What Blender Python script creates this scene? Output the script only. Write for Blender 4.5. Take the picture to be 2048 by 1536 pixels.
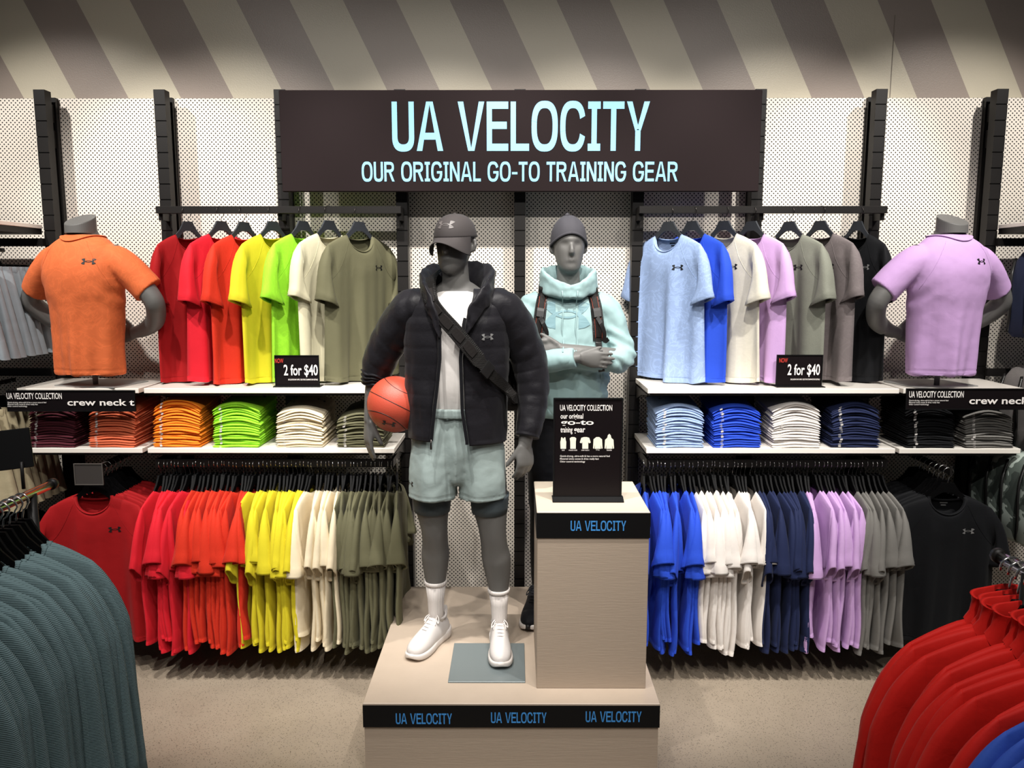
import bpy, bmesh, math, random
import numpy as np
from mathutils import Vector, Matrix, noise
from mathutils.bvhtree import BVHTree

for o in list(bpy.data.objects):
    bpy.data.objects.remove(o)
SC = bpy.context.scene
COL = SC.collection
R = math.radians
random.seed(7)

# ------------------------------------------------------------------ camera
CAMZ, FPX, TILT, YAW = 1.95, 1580.0, R(7.75), R(0.18)
cam = bpy.data.cameras.new('camera')
cam.sensor_fit = 'HORIZONTAL'
cam.sensor_width = 36.0
cam.lens = FPX / 2048 * 36.0
cam.clip_start = 0.05
camo = bpy.data.objects.new('camera', cam)
COL.objects.link(camo)
camo.location = (0, 0, CAMZ)
camo.rotation_euler = (math.pi / 2 - TILT, 0, YAW)
SC.camera = camo
_RM = camo.rotation_euler.to_matrix()


def at(px, py, Y):
    """the point of the place at depth Y metres that the photograph shows at (px, py)"""
    d = _RM @ Vector(((px - 1024) / FPX, (768 - py) / FPX, -1.0))
    k = Y / d.y
    return Vector((d.x * k, Y, CAMZ + d.z * k))


# ------------------------------------------------------------------ light
W = bpy.data.worlds.new('shop_air')
SC.world = W
W.use_nodes = True
W.node_tree.nodes['Background'].inputs[0].default_value = (0.92, 0.95, 1.0, 1)
W.node_tree.nodes['Background'].inputs[1].default_value = 0.06


def spot(x, y, z, tx, ty, tz, watts, cone=58, blend=0.55, col=(1.0, 0.955, 0.90), size=0.04):
    l = bpy.data.lights.new('track_spot', 'SPOT')
    l.energy = watts
    l.color = col
    l.spot_size = R(cone)
    l.spot_blend = blend
    l.shadow_soft_size = size
    o = bpy.data.objects.new('track_spot', l)
    COL.objects.link(o)
    o.location = (x, y, z)
    o.rotation_euler = (Vector((tx, ty, tz)) - Vector((x, y, z))).to_track_quat('-Z', 'Y').to_euler()
    return o


TZ = 4.25
for (x, tx, tz, w) in ((-3.0, -2.25, 1.75, 520), (-1.75, -1.5, 1.7, 560), (-0.55, -0.35, 1.55, 620), (0.75, 0.35, 1.6, 560), (1.75, 1.35, 1.7, 560), (2.9, 2.2, 1.75, 520)):
    spot(x, 2.4, TZ, tx, 4.0, tz, w * 0.56)
for (x, tx, tz, w) in ((-2.1, -1.55, 1.5, 620), (-0.75, -0.2, 1.3, 700), (0.6, 0.3, 1.2, 700), (2.0, 1.6, 1.5, 620)):
    spot(x, 0.0, TZ, tx, 3.9, tz, w * 0.15, cone=60)
for (x, y, tx, ty, w) in ((-1.0, 1.2, -1.35, 1.95, 150), (0.75, 0.6, 1.0, 1.4, 150), (0.2, 1.2, 0.0, 3.0, 90)):
    spot(x, y, TZ, tx, ty, 0.2, w, cone=70)

spot(-0.25, 1.2, TZ, -0.12, 4.1, 0.75, 115, cone=34)

SC.view_settings.view_transform = 'Standard'
SC.view_settings.look = 'None'
SC.view_settings.gamma = 1.0
SC.view_settings.use_curve_mapping = False
SC.view_settings.exposure = 0.0


# ------------------------------------------------------------------ materials
def lin(c):
    out = []
    for v in c[:3]:
        v = v / 255.0
        out.append(v / 12.92 if v <= 0.04045 else ((v + 0.055) / 1.055) ** 2.4)
    return (*out, 1.0)


class NT:
    def __init__(s, name):
        s.m = bpy.data.materials.new(name)
        s.m.use_nodes = True
        s.t = s.m.node_tree
        s.b = s.t.nodes['Principled BSDF']

    def n(s, kind, **kw):
        nd = s.t.nodes.new(kind)
        for k, v in kw.items():
            setattr(nd, k, v)
        return nd

    def l(s, a, b):
        s.t.links.new(a, b)

    def math(s, op, a, b=None, c=None):
        nd = s.n('ShaderNodeMath', operation=op)
        for i, v in enumerate((a, b, c)):
            if v is None:
                continue
            if isinstance(v, (int, float)):
                nd.inputs[i].default_value = v
            else:
                s.l(v, nd.inputs[i])
        return nd.outputs[0]

    def mix(s, fac, a, b):
        nd = s.n('ShaderNodeMix', data_type='RGBA')
        for i, v in ((0, fac), (6, a), (7, b)):
            if isinstance(v, (int, float)):
                nd.inputs[i].default_value = v
            elif isinstance(v, tuple):
                nd.inputs[i].default_value = v
            else:
                s.l(v, nd.inputs[i])
        return nd.outputs[2]

    def noise(s, scale, detail=2, vec=None, rough=0.5, dist=0.0):
        nd = s.n('ShaderNodeTexNoise')
        nd.inputs['Scale'].default_value = scale
        nd.inputs['Detail'].default_value = detail
        nd.inputs['Roughness'].default_value = rough
        nd.inputs['Distortion'].default_value = dist
        if vec is not None:
            s.l(vec, nd.inputs['Vector'])
        return nd.outputs['Fac']

    def obj(s):
        return s.n('ShaderNodeTexCoord').outputs['Object']

    def ramp(s, fac, stops):
        nd = s.n('ShaderNodeValToRGB')
        e = nd.color_ramp.elements
        e[0].position, e[0].color = stops[0]
        e[1].position, e[1].color = stops[-1]
        for p, c in stops[1:-1]:
            q = e.new(p)
            q.color = c
        s.l(fac, nd.inputs[0])
        return nd.outputs[0]

    def bump(s, h, strength=0.2, dist=0.01):
        nd = s.n('ShaderNodeBump')
        nd.inputs['Strength'].default_value = strength
        nd.inputs['Distance'].default_value = dist
        s.l(h, nd.inputs['Height'])
        s.l(nd.outputs[0], s.b.inputs['Normal'])

    def set(s, **kw):
        for k, v in kw.items():
            i = s.b.inputs[k.replace('_', ' ')]
            if isinstance(v, (int, float, tuple)):
                i.default_value = v
            else:
                s.l(v, i)
        return s


MATS = {}


def plain(name, c, rough=0.5, metal=0.0, spec=0.5, coat=0.0):
    if name not in MATS:
        t = NT(name)
        t.set(Base_Color=lin(c), Roughness=rough, Metallic=metal)
        t.b.inputs['Specular IOR Level'].default_value = spec
        t.b.inputs['Coat Weight'].default_value = coat
        MATS[name] = t.m
    return MATS[name]


def fabric(name, c, rough=0.72, heather=0.0, jacquard=0.0, weave=1500, sheen=0.03, wrinkle=0.25, ribs=None):
    """knit cloth; heather = melange specks, jacquard = tone-on-tone marbled knit"""
    if name in MATS:
        return MATS[name]
    t = NT(name)
    base = lin(c)
    v = t.obj()
    colr = base
    if heather:
        h = t.noise(420, 3, v, 0.7)
        dark = tuple(x * (1 - heather) for x in base[:3]) + (1,)
        lite = tuple(min(1, x * (1 + heather * .8)) for x in base[:3]) + (1,)
        colr = t.ramp(h, [(0.3, dark), (0.7, lite)])
    if jacquard:
        j = t.noise(9, 4, v, 0.6, 2.2)
        st = t.math('ABSOLUTE', t.math('SUBTRACT', j, 0.5))
        k = t.ramp(st, [(0.0, (1, 1, 1, 1)), (0.05, (0, 0, 0, 1))])
        lite = tuple(min(1, x * (1 + jacquard)) for x in base[:3]) + (1,)
        colr = t.mix(k, colr, lite)
    t.set(Base_Color=colr, Roughness=rough)
    t.b.inputs['Sheen Weight'].default_value = sheen
    t.b.inputs['Specular IOR Level'].default_value = 0.15
    wr = t.noise(16, 4, v, 0.55, 0.4)
    wv = t.noise(weave, 1, v)
    hgt = t.math('ADD', t.math('MULTIPLY', wr, wrinkle), t.math('MULTIPLY', wv, 0.02))
    if ribs:
        sx = t.n('ShaderNodeSeparateXYZ')
        t.l(v, sx.inputs[0])
        hgt = t.math('ADD', hgt, t.math('MULTIPLY', t.math('SINE', t.math('MULTIPLY', sx.outputs[ribs[0]], ribs[1])), ribs[2]))
    t.bump(hgt, 0.35, 0.02)
    MATS[name] = t.m
    return t.m


def mat_perf():
    t = NT('perforated white steel')
    sx = t.n('ShaderNodeSeparateXYZ')
    t.l(t.obj(), sx.inputs[0])
    P = 0.0157
    a = t.math('DIVIDE', t.math('MULTIPLY', t.math('ADD', sx.outputs[0], sx.outputs[2]), 0.70711), P)
    b = t.math('DIVIDE', t.math('MULTIPLY', t.math('SUBTRACT', sx.outputs[0], sx.outputs[2]), 0.70711), P)
    fa = t.math('SUBTRACT', t.math('FRACT', a), 0.5)
    fb = t.math('SUBTRACT', t.math('FRACT', b), 0.5)
    d = t.math('SQRT', t.math('ADD', t.math('MULTIPLY', fa, fa), t.math('MULTIPLY', fb, fb)))
    hole = t.math('LESS_THAN', d, 0.245)
    c = t.mix(hole, lin((236, 228, 216)), lin((34, 30, 28)))
    t.set(Base_Color=c, Roughness=0.42)
    return t.m


def mat_stripes():
    t = NT('striped wall paint')
    sx = t.n('ShaderNodeSeparateXYZ')
    v = t.obj()
    t.l(v, sx.inputs[0])
    u = t.math('ADD', sx.outputs[0], t.math('MULTIPLY', t.math('SUBTRACT', sx.outputs[2], 2.885), 0.489))
    w = t.math('FRACT', t.math('DIVIDE', t.math('ADD', u, 2.322 + 0.556 * 20), 0.556))
    dark = t.math('LESS_THAN', w, 0.5)
    t.set(Base_Color=t.mix(dark, lin((196, 187, 166)), lin((150, 137, 127))), Roughness=0.38)
    t.bump(t.noise(160, 2, v), 0.12, 0.004)
    return t.m


def mat_floor():
    t = NT('polished speckled concrete')
    v = t.obj()
    big = t.noise(1.3, 4, v, 0.6)
    sp = t.n('ShaderNodeTexVoronoi')
    sp.inputs['Scale'].default_value = 150
    t.l(v, sp.inputs['Vector'])
    dots = t.ramp(sp.outputs['Distance'], [(0.2, (1, 1, 1, 1)), (0.34, (0, 0, 0, 1))])
    rnd = t.ramp(t.noise(90, 2, v), [(0.45, (0, 0, 0, 1)), (0.52, (1, 1, 1, 1))])
    base = t.ramp(big, [(0.3, lin((138, 126, 110))), (0.7, lin((162, 149, 131)))])
    base = t.mix(t.math('MULTIPLY', t.noise(260, 2, v), 0.35), base, lin((120, 108, 96)))
    c = t.mix(t.math('MULTIPLY', t.math('MULTIPLY', dots, rnd), 0.9), base, lin((62, 55, 48)))
    t.set(Base_Color=c, Roughness=t.ramp(t.noise(5, 3, v), [(0.3, (.38, .38, .38, 1)), (0.7, (.55, .55, .55, 1))]))
    t.bump(t.noise(300, 2, v), 0.06, 0.002)
    return t.m


def mat_ply(name, c, rough=0.45, strength=0.25):
    t = NT(name)
    v = t.obj()
    mp = t.n('ShaderNodeMapping')
    mp.inputs['Scale'].default_value = (3, 3, 42)
    t.l(v, mp.inputs[0])
    g = t.noise(4, 4, mp.outputs[0], 0.65)
    base = lin(c)
    dk = tuple(x * 0.955 for x in base[:3]) + (1,)
    t.set(Base_Color=t.ramp(g, [(0.3, dk), (0.65, base)]), Roughness=rough)
    t.bump(g, strength, 0.006)
    return t.m


M_PERF, M_STRIPE, M_FLOOR = mat_perf(), mat_stripes(), mat_floor()
M_PLYTOP = mat_ply('platform top paint', (184, 168, 151), 0.4, 0.08)
M_PLY = mat_ply('podium plywood paint', (172, 156, 139), 0.5, 0.13)
M_BLACK = plain('black powder coat', (27, 25, 24), 0.45, spec=0.25)
M_BLACKDEEP = plain('black slot', (8, 8, 8), 0.8)
M_BANNER = plain('brown black banner print', (34, 26, 27), 0.7, spec=0.08)
M_SIGN = plain('black sign print', (19, 14, 16), 0.4, spec=0.2)
M_STRIP = plain('black label strip', (14, 14, 15), 0.5, spec=0.2)
M_SHELF = plain('white laminate', (250, 244, 234), 0.16, coat=0.3)
M_WHITEPRINT = plain('white print', (245, 240, 236), 0.6)
M_REDPRINT = plain('red print', (214, 62, 50), 0.6)
M_BLUEPRINT = plain('blue print', (62, 142, 214), 0.6)
M_CYANPRINT = plain('pale cyan print', (140, 202, 240), 0.6)
M_INK = plain('black logo print', (14, 14, 16), 0.5)
M_GREYINK = plain('grey logo print', (120, 120, 120), 0.35)
M_HANGER = plain('charcoal hanger plastic', (48, 51, 56), 0.5)
M_HANGERB = plain('black hanger plastic', (6, 6, 7), 0.55, spec=0.1)
M_CHROME = plain('chrome wire', (205, 203, 200), 0.18, 1.0)
M_DARKWIRE = plain('dark steel wire', (70, 66, 64), 0.3, 1.0)
M_MANN = plain('grey mannequin finish', (98, 97, 95), 0.5, spec=0.4)
M_STEEL = plain('grey steel plate', (150, 150, 148), 0.35, 0.4)


# ------------------------------------------------------------------ helpers
def link(o, parent=None):
    COL.objects.link(o)
    if parent is not None:
        o.parent = parent
    return o


def mesh(name, V, F, smooth=True, mats=None, fm=None):
    me = bpy.data.meshes.new(name)
    me.from_pydata([tuple(v) for v in V], [], [tuple(f) for f in F])
    if smooth:
        me.polygons.foreach_set('use_smooth', [True] * len(me.polygons))
    for m in (mats or []):
        me.materials.append(m)
    if fm is not None:
        me.polygons.foreach_set('material_index', fm)
    me.update()
    return me


def ob(name, V, F, mat, parent=None, smooth=True):
    return link(bpy.data.objects.new(name, mesh(name, V, F, smooth, [mat])), parent)


def inst(name, me, parent=None, loc=None, rz=None):
    o = bpy.data.objects.new(name, me)
    if loc is not None:
        o.location = loc
    if rz is not None:
        o.rotation_euler = (0, 0, rz)
    return link(o, parent)


def tag(o, label, cat, group=None):
    o['label'] = label
    o['category'] = cat
    if group:
        o['group'] = group
    return o


def struct(o):
    o['kind'] = 'structure'
    return o


def thing(name, label, cat, loc=(0, 0, 0), rz=0.0, group=None):
    o = bpy.data.objects.new(name, None)
    o.empty_display_size = 0.05
    COL.objects.link(o)
    o.location = loc
    o.rotation_euler = (0, 0, rz)
    return tag(o, label, cat, group)


class MB:
    """collects shapes for ONE mesh"""
    def __init__(s):
        s.V, s.F = [], []

    def add(s, V, F):
        k = len(s.V)
        s.V += [tuple(v) for v in V]
        s.F += [tuple(i + k for i in f) for f in F]
        return s

    def box(s, x0, x1, y0, y1, z0, z1, b=0.0):
        if b <= 0:
            V = [(x, y, z) for z in (z0, z1) for y in (y0, y1) for x in (x0, x1)]
            return s.add(V, [(0, 2, 3, 1), (4, 5, 7, 6), (0, 1, 5, 4), (2, 6, 7, 3), (0, 4, 6, 2), (1, 3, 7, 5)])
        bm = bmesh.new()
        bmesh.ops.create_cube(bm, size=1.0)
        for v in bm.verts:
            v.co = Vector(((x0 + x1) / 2 + v.co.x * (x1 - x0), (y0 + y1) / 2 + v.co.y * (y1 - y0), (z0 + z1) / 2 + v.co.z * (z1 - z0)))
        bmesh.ops.bevel(bm, geom=list(bm.edges), offset=b, segments=1, affect='EDGES')
        bm.verts.index_update()
        V = [v.co[:] for v in bm.verts]
        F = [[v.index for v in f.verts] for f in bm.faces]
        bm.free()
        return s.add(V, F)

    def tube(s, pts, r, n=8, cap=True, flat=None):
        V, F = sweep(pts, r, n, cap, flat)
        return s.add(V, F)

    def ob(s, name, mat, parent=None, smooth=False):
        return ob(name, s.V, s.F, mat, parent, smooth)

    def me(s, name, mat, smooth=False):
        return mesh(name, s.V, s.F, smooth, [mat])


def loft(rings, cap=True, close=True):
    n = len(rings[0])
    V = [tuple(p) for r in rings for p in r]
    F = []
    m = n if close else n - 1
    for i in range(len(rings) - 1):
        for j in range(m):
            k = (j + 1) % n
            F.append((i * n + j, i * n + k, (i + 1) * n + k, (i + 1) * n + j))
    if cap:
        F.append(tuple(range(n - 1, -1, -1)))
        F.append(tuple((len(rings) - 1) * n + j for j in range(n)))
    return V, F


def sweep(pts, r, n=8, cap=True, flat=None, front=(0, -1, 0)):
    """tube along a polyline; r = radius or list of radii or list of (side, front) radii"""
    P = [np.array(p, float) for p in pts]
    rings = []
    fr = np.array(front, float)
    for i, p in enumerate(P):
        a, b = P[max(0, i - 1)], P[min(len(P) - 1, i + 1)]
        t = b - a
        t /= (np.linalg.norm(t) + 1e-12)
        f = fr - t * fr.dot(t)
        if np.linalg.norm(f) < 0.2:
            alt = np.array((1.0, 0, 0)) if abs(t[0]) < 0.9 else np.array((0, 0, 1.0))
            f = alt - t * alt.dot(t)
        f /= np.linalg.norm(f)
        sd = np.cross(t, f)
        q = r[i] if isinstance(r, list) else r
        rs, rf = q if isinstance(q, (list, tuple)) else (q, q)
        rings.append([p + sd * rs * math.cos(2 * math.pi * k / n) + f * rf * math.sin(2 * math.pi * k / n) for k in range(n)])
    return loft(rings, cap)


def smoothpath(pts, k=6):
    """Catmull-Rom through the points"""
    P = [np.array(p, float) for p in pts]
    P = [2 * P[0] - P[1]] + P + [2 * P[-1] - P[-2]]
    out = []
    for i in range(1, len(P) - 2):
        for j in range(k):
            t = j / k
            a, b, c, d = P[i - 1], P[i], P[i + 1], P[i + 2]
            out.append(0.5 * ((2 * b) + (c - a) * t + (2 * a - 5 * b + 4 * c - d) * t * t + (3 * b - a - 3 * c + d) * t ** 3))
    out.append(P[-2])
    return out


def remesh(V, F, voxel=0.006, it=8, name='body'):
    """one continuous surface from overlapping shapes"""
    me = mesh('tmp', V, F, False)
    o = link(bpy.data.objects.new('tmp', me))
    m = o.modifiers.new('r', 'REMESH')
    m.mode = 'VOXEL'
    m.voxel_size = voxel
    if it:
        s = o.modifiers.new('s', 'SMOOTH')
        s.factor = 0.5
        s.iterations = it
    dg = bpy.context.evaluated_depsgraph_get()
    out = bpy.data.meshes.new_from_object(o.evaluated_get(dg))
    out.name = name
    bpy.data.objects.remove(o)
    bpy.data.meshes.remove(me)
    out.materials.clear()
    return out


def getV(me):
    a = np.empty(len(me.vertices) * 3)
    me.vertices.foreach_get('co', a)
    return a.reshape(-1, 3)


def getN(me):
    a = np.empty(len(me.vertices) * 3)
    me.vertex_normals.foreach_get('vector', a)
    return a.reshape(-1, 3)


def setV(me, a):
    me.vertices.foreach_set('co', a.reshape(-1))
    me.update()


def done(me, mat, smooth=True):
    me.materials.append(mat)
    me.polygons.foreach_set('use_smooth', [smooth] * len(me.polygons))
    me.update()
    return me


def bvh_of(me):
    return BVHTree.FromPolygons([v.co[:] for v in me.vertices], [p.vertices[:] for p in me.polygons])


def fbm(P, scale, seed=0.0):
    return np.array([noise.fractal(Vector((p[0] * scale + seed, p[1] * scale, p[2] * scale)), 1.0, 2.0, 3) for p in P])


ORD = ['', 'first', 'second', 'third', 'fourth', 'fifth', 'sixth', 'seventh', 'eighth', 'ninth', 'tenth', 'eleventh', 'twelfth', 'thirteenth', 'fourteenth', 'fifteenth',
       'sixteenth', 'seventeenth', 'eighteenth', 'nineteenth', 'twentieth', 'twenty-first', 'twenty-second']


# ------------------------------------------------------------------ lettering
def text_me(s, bold=0.0):
    c = bpy.data.curves.new('lettering', 'FONT')
    c.body = s
    c.size = 1.0
    c.offset = bold
    c.resolution_u = 3
    c.fill_mode = 'FRONT'
    o = link(bpy.data.objects.new('lettering', c))
    dg = bpy.context.evaluated_depsgraph_get()
    dg.update()
    me = bpy.data.meshes.new_from_object(o.evaluated_get(dg))
    bpy.data.objects.remove(o)
    bpy.data.curves.remove(c)
    return me


def text_fit(s, x0, x1, z0, z1, y, mat, parent, bold=0.0, name='lettering'):
    """flat print facing -y that fills the rectangle"""
    me = text_me(s, bold)
    a = getV(me)
    lo, hi = a.min(0), a.max(0)
    out = np.zeros_like(a)
    out[:, 0] = x0 + (a[:, 0] - lo[0]) / (hi[0] - lo[0]) * (x1 - x0)
    out[:, 2] = z0 + (a[:, 1] - lo[1]) / (hi[1] - lo[1]) * (z1 - z0)
    out[:, 1] = y
    me.materials.clear()
    setV(me, out)
    me.materials.append(mat)
    o = link(bpy.data.objects.new(name, me), parent)
    return o


def _ring(cx, cy, rx, ry, tx, ty, a0, a1, n=28, p=2.6):
    V, F = [], []
    for i in range(n + 1):
        a = a0 + (a1 - a0) * i / n
        c, s = math.cos(a), math.sin(a)
        q = lambda v: math.copysign(abs(v) ** (2 / p), v)
        V += [(cx + rx * q(c), cy + ry * q(s)), (cx + (rx - tx) * q(c), cy + (ry - ty) * q(s))]
    for i in range(n):
        F.append((2 * i, 2 * i + 2, 2 * i + 3, 2 * i + 1))
    return V, F


GW = dict(U=185, A=222, V=222, E=180, L=155, O=220, C=212, I=105, T=178, Y=192, R=205, G=222, N=195)
GW['-'] = 110
GW[' '] = 85


def glyph(ch, h=405.0, sx=44.0, sy=60.0):
    w = GW[ch]
    V, F = [], []

    def q(*p):
        k = len(V)
        V.extend(p)
        F.append(tuple(range(k, k + len(p))))

    def bx(x0, x1, y0, y1):
        q((x0, y0), (x1, y0), (x1, y1), (x0, y1))

    def rg(*a, **k):
        v, f = _ring(*a, **k)
        n = len(V)
        V.extend(v)
        F.extend(tuple(i + n for i in g) for g in f)
    if ch == 'U':
        bx(0, sx, h * .3, h)
        bx(w - sx, w, h * .3, h)
        rg(w / 2, h * .3, w / 2, h * .3 + 6, sx, sy, math.pi, 2 * math.pi)
    elif ch == 'A':
        q((0, 0), (sx * 1.05, 0), (w / 2 + 4, h), (w / 2 - sx * .62, h))
        q((w - sx * 1.05, 0), (w, 0), (w / 2 + sx * .62, h), (w / 2 - 4, h))
        bx(w * .25, w * .75, h * .23, h * .37)
    elif ch == 'V':
        q((0, h), (w / 2 - sx * .6, 0), (w / 2 + 4, 0), (sx * 1.05, h))
        q((w, h), (w - sx * 1.05, h), (w / 2 - 4, 0), (w / 2 + sx * .6, 0))
    elif ch == 'E':
        bx(0, sx, 0, h)
        for y in (0, h / 2 - sy / 2 + 8, h - sy):
            bx(sx, w if y != h / 2 - sy / 2 + 8 else w - 12, y, y + sy)
    elif ch == 'L':
        bx(0, sx, 0, h)
        bx(sx, w, 0, sy)
    elif ch == 'O':
        rg(w / 2, h / 2, w / 2, h / 2 + 6, sx, sy, 0, 2 * math.pi, n=44)
    elif ch in 'CG':
        rg(w / 2, h / 2, w / 2, h / 2 + 6, sx, sy, R(18) if ch == 'C' else R(22), R(342) if ch == 'C' else R(360), n=40)
        if ch == 'G':
            bx(w * .52, w - sx + 2, h * .40, h * .40 + sy * .85)
            bx(w - sx, w, h * .3, h * .40 + sy * .85)
    elif ch == 'I':
        bx(w / 2 - sx / 2, w / 2 + sx / 2, 0, h)
        bx(0, w, 0, sy)
        bx(0, w, h - sy, h)
    elif ch == 'T':
        bx(w / 2 - sx / 2, w / 2 + sx / 2, 0, h)
        bx(0, w, h - sy, h)
    elif ch == 'Y':
        bx(w / 2 - sx / 2, w / 2 + sx / 2, 0, h * .42)
        q((0, h), (w / 2 - sx / 2, h * .40), (w / 2 + 6, h * .46), (sx * 1.05, h))
        q((w, h), (w - sx * 1.05, h), (w / 2 - 6, h * .46), (w / 2 + sx / 2, h * .40))
    elif ch == 'R':
        bx(0, sx, 0, h)
        rg(w * .5, h * .73, w * .46, h * .27, sx, sy, -math.pi / 2, math.pi / 2, n=18)
        bx(sx, w * .5, h - sy, h)
        bx(sx, w * .5, h * .46, h * .46 + sy)
        q((w * .42, h * .48), (w - sx * 1.1, 0), (w, 0), (w * .42 + sx * 1.1, h * .48))
    elif ch == 'N':
        bx(0, sx, 0, h)
        bx(w - sx, w, 0, h)
        q((0, h), (sx * 1.1, h), (w, 0), (w - sx * 1.1, 0))
    elif ch == '-':
        bx(0, w, h * .36, h * .36 + sy * .8)
    return V, F, w


def slab_text(s, x0, x1, z0, z1, y, mat, parent, gap=20.0, name='lettering'):
    tot = sum(GW[c] + gap for c in s) - gap
    x = 0.0
    for word in s.split(' '):                           # every word is a piece of its own
        V, F = [], []
        for ch in word:
            v, f, w = glyph(ch)
            for n, g in enumerate(f):                   # overlapping strokes lie on separate levels
                k = len(V)
                V += [(x0 + (v[i][0] + x) / tot * (x1 - x0), y - .00012 * (n % 7), z0 + v[i][1] / 405.0 * (z1 - z0)) for i in g]
                F.append(tuple(range(k, k + len(g))))
            x += w + gap
        ob(name, V, F, mat, parent, False)
        x += GW[' '] + gap


# ------------------------------------------------------------------ the emblem of two interlocking arcs
def emblem_tris():
    """right half of the upper arc, mirrored four ways; unit half width 1"""
    outer = [(.49, .47), (.74, .44), (1.0, .34), (.93, .25), (.80, .12), (.68, .04), (.56, -.02), (.42, -.075), (.25, -.12), (.12, -.138), (0, -.143)]
    inner = [(.49, .47), (.49, .40), (.49, .33), (.49, .26), (.49, .18), (.49, .10), (.45, .04), (.36, -.015), (.24, -.055), (.12, -.075), (0, -.08)]
    V, F = [], []
    for sx in (1, -1):
        for sz in (1, -1):
            k = len(V)
            for a, b in zip(outer, inner):
                V += [(a[0] * sx, a[1] * sz), (b[0] * sx, b[1] * sz)]
            for i in range(len(outer) - 1):
                F.append((k + 2 * i, k + 2 * i + 2, k + 2 * i + 3, k + 2 * i + 1))
    return V, F


def decal(V2, F, org, ex, ez, dirn, bvh, off=0.0015):
    """lay a flat drawing on a surface: every point is dropped along dirn on to it"""
    org, ex, ez, dirn = Vector(org), Vector(ex), Vector(ez), Vector(dirn).normalized()
    out = []
    last = None
    for a, b in V2:
        p = org + ex * a + ez * b
        hit = bvh.ray_cast(p - dirn * 0.3, dirn)
        if hit[0] is not None:
            last = hit[0] - dirn * off
            out.append(last)
        else:
            out.append(p)
    return out, F


def emblem(parent, bvh, org, half, mat, dirn=(0, 1, 0), ex=(1, 0, 0), ez=(0, 0, 1), name='emblem', off=0.0015):
    V, F = emblem_tris()
    o, F = decal([(a * half, b * half) for a, b in V], F, org, ex, ez, dirn, bvh, off)
    return ob(name, o, F, mat, parent, False)

# ------------------------------------------------------------------ the room
PANY, POSTY, TOPZ = 4.30, 4.16, 2.885
struct(MB().box(-6.5, 6.5, -3.0, 4.5, -0.1, 0.0).ob('floor', M_FLOOR))
wall = struct(MB().box(-6.5, 6.5, 4.345, 4.5, 0.0, 4.6).ob('wall_back', M_STRIPE))
seam = MB().box(1.98, 1.984, 4.3435, 4.3455, 2.885, 3.3).ob('joint', plain('paint joint', (120, 110, 98)), wall)
POSTX = [0.0276 + 0.61 * (i - 4) for i in range(-2, 11)]
for a, b in zip(POSTX[:-1], POSTX[1:]):
    MB().box(a + 0.018, b - 0.018, PANY, PANY + 0.03, 0.04, TOPZ - 0.01).ob('perforated_panel', M_PERF, wall)
MB().box(-6.5, 6.5, 4.325, 4.345, 0.0, 0.12).ob('plinth', M_BLACK, wall)


def upright_mesh():
    m = MB()
    w = 0.0285
    m.box(-w, w, POSTY + 0.005, POSTY + 0.058, 0.0, TOPZ + 0.004)
    z, k = 0.02, 0
    zt = TOPZ + 0.004
    p = 0.0785
    n = int(zt / p)
    for i in range(n + 1):                      # the face between two slots stands 5 mm proud
        z1 = zt - i * p
        z0 = max(0.0, z1 - p + 0.006)
        if z1 - z0 > 0.01:
            m.box(-w, w, POSTY, POSTY + 0.006, z0, z1)
    return m.me('upright', M_BLACK)


UP = upright_mesh()
UPB = MB().box(-0.019, 0.019, PANY - 0.03, PANY + 0.002, 0.0, TOPZ - 0.012).me('wall_channel', M_BLACK)
BRK = MB().box(-0.010, 0.010, POSTY + 0.058, PANY - 0.03, -0.045, 0.045).me('stand_off', M_BLACK)
for i, x in enumerate(POSTX[1:-1]):
    k = i
    lab = 'slotted black steel wall upright, %s along the perforated wall from the shorts side' % ORD[k]
    if i in (0, len(POSTX) - 3):
        lab = 'slotted black steel wall upright at the far side of the %s' % ('grey shorts' if i == 0 else 'navy backpacks')
    t = thing('wall_upright', lab, 'upright', (x, 0, 0), 0, 'slotted wall uprights')
    inst('slotted_post', UP, t)
    inst('wall_channel', UPB, t)
    for z in (2.79, 2.66, 1.6, 0.5):
        inst('stand_off', BRK, t, (0, 0, z))

# ------------------------------------------------------------------ banner
BY = 4.06
t = thing('banner_sign', 'wide dark banner with pale blue UA VELOCITY lettering over the wall', 'banner', (0, BY, 0))
a, b = at(557, 180, BY), at(1517, 383, BY)
MB().box(a.x, b.x, 0, 0.03, b.z, a.z, 0.003).ob('board', M_BANNER, t)
for x in (POSTX[5] - .33, POSTX[6], POSTX[7] + .33):
    MB().box(x - .03, x + .03, .03, POSTY - BY, b.z + .1, b.z + .14).ob('bracket', M_BLACK, t)
p, q = at(785, 302, BY), at(1300, 203, BY)
slab_text('UA VELOCITY', p.x, q.x, p.z, q.z, -0.0015, M_CYANPRINT, t)
p, q = at(724, 363, BY), at(1356, 323.5, BY)
slab_text('OUR ORIGINAL GO-TO TRAINING GEAR', p.x, q.x, p.z, q.z, -0.0015, M_CYANPRINT, t, gap=26)

# ------------------------------------------------------------------ shelves
SFY = 3.77
UPZ, LOZ = 1.415, 1.120


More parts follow.
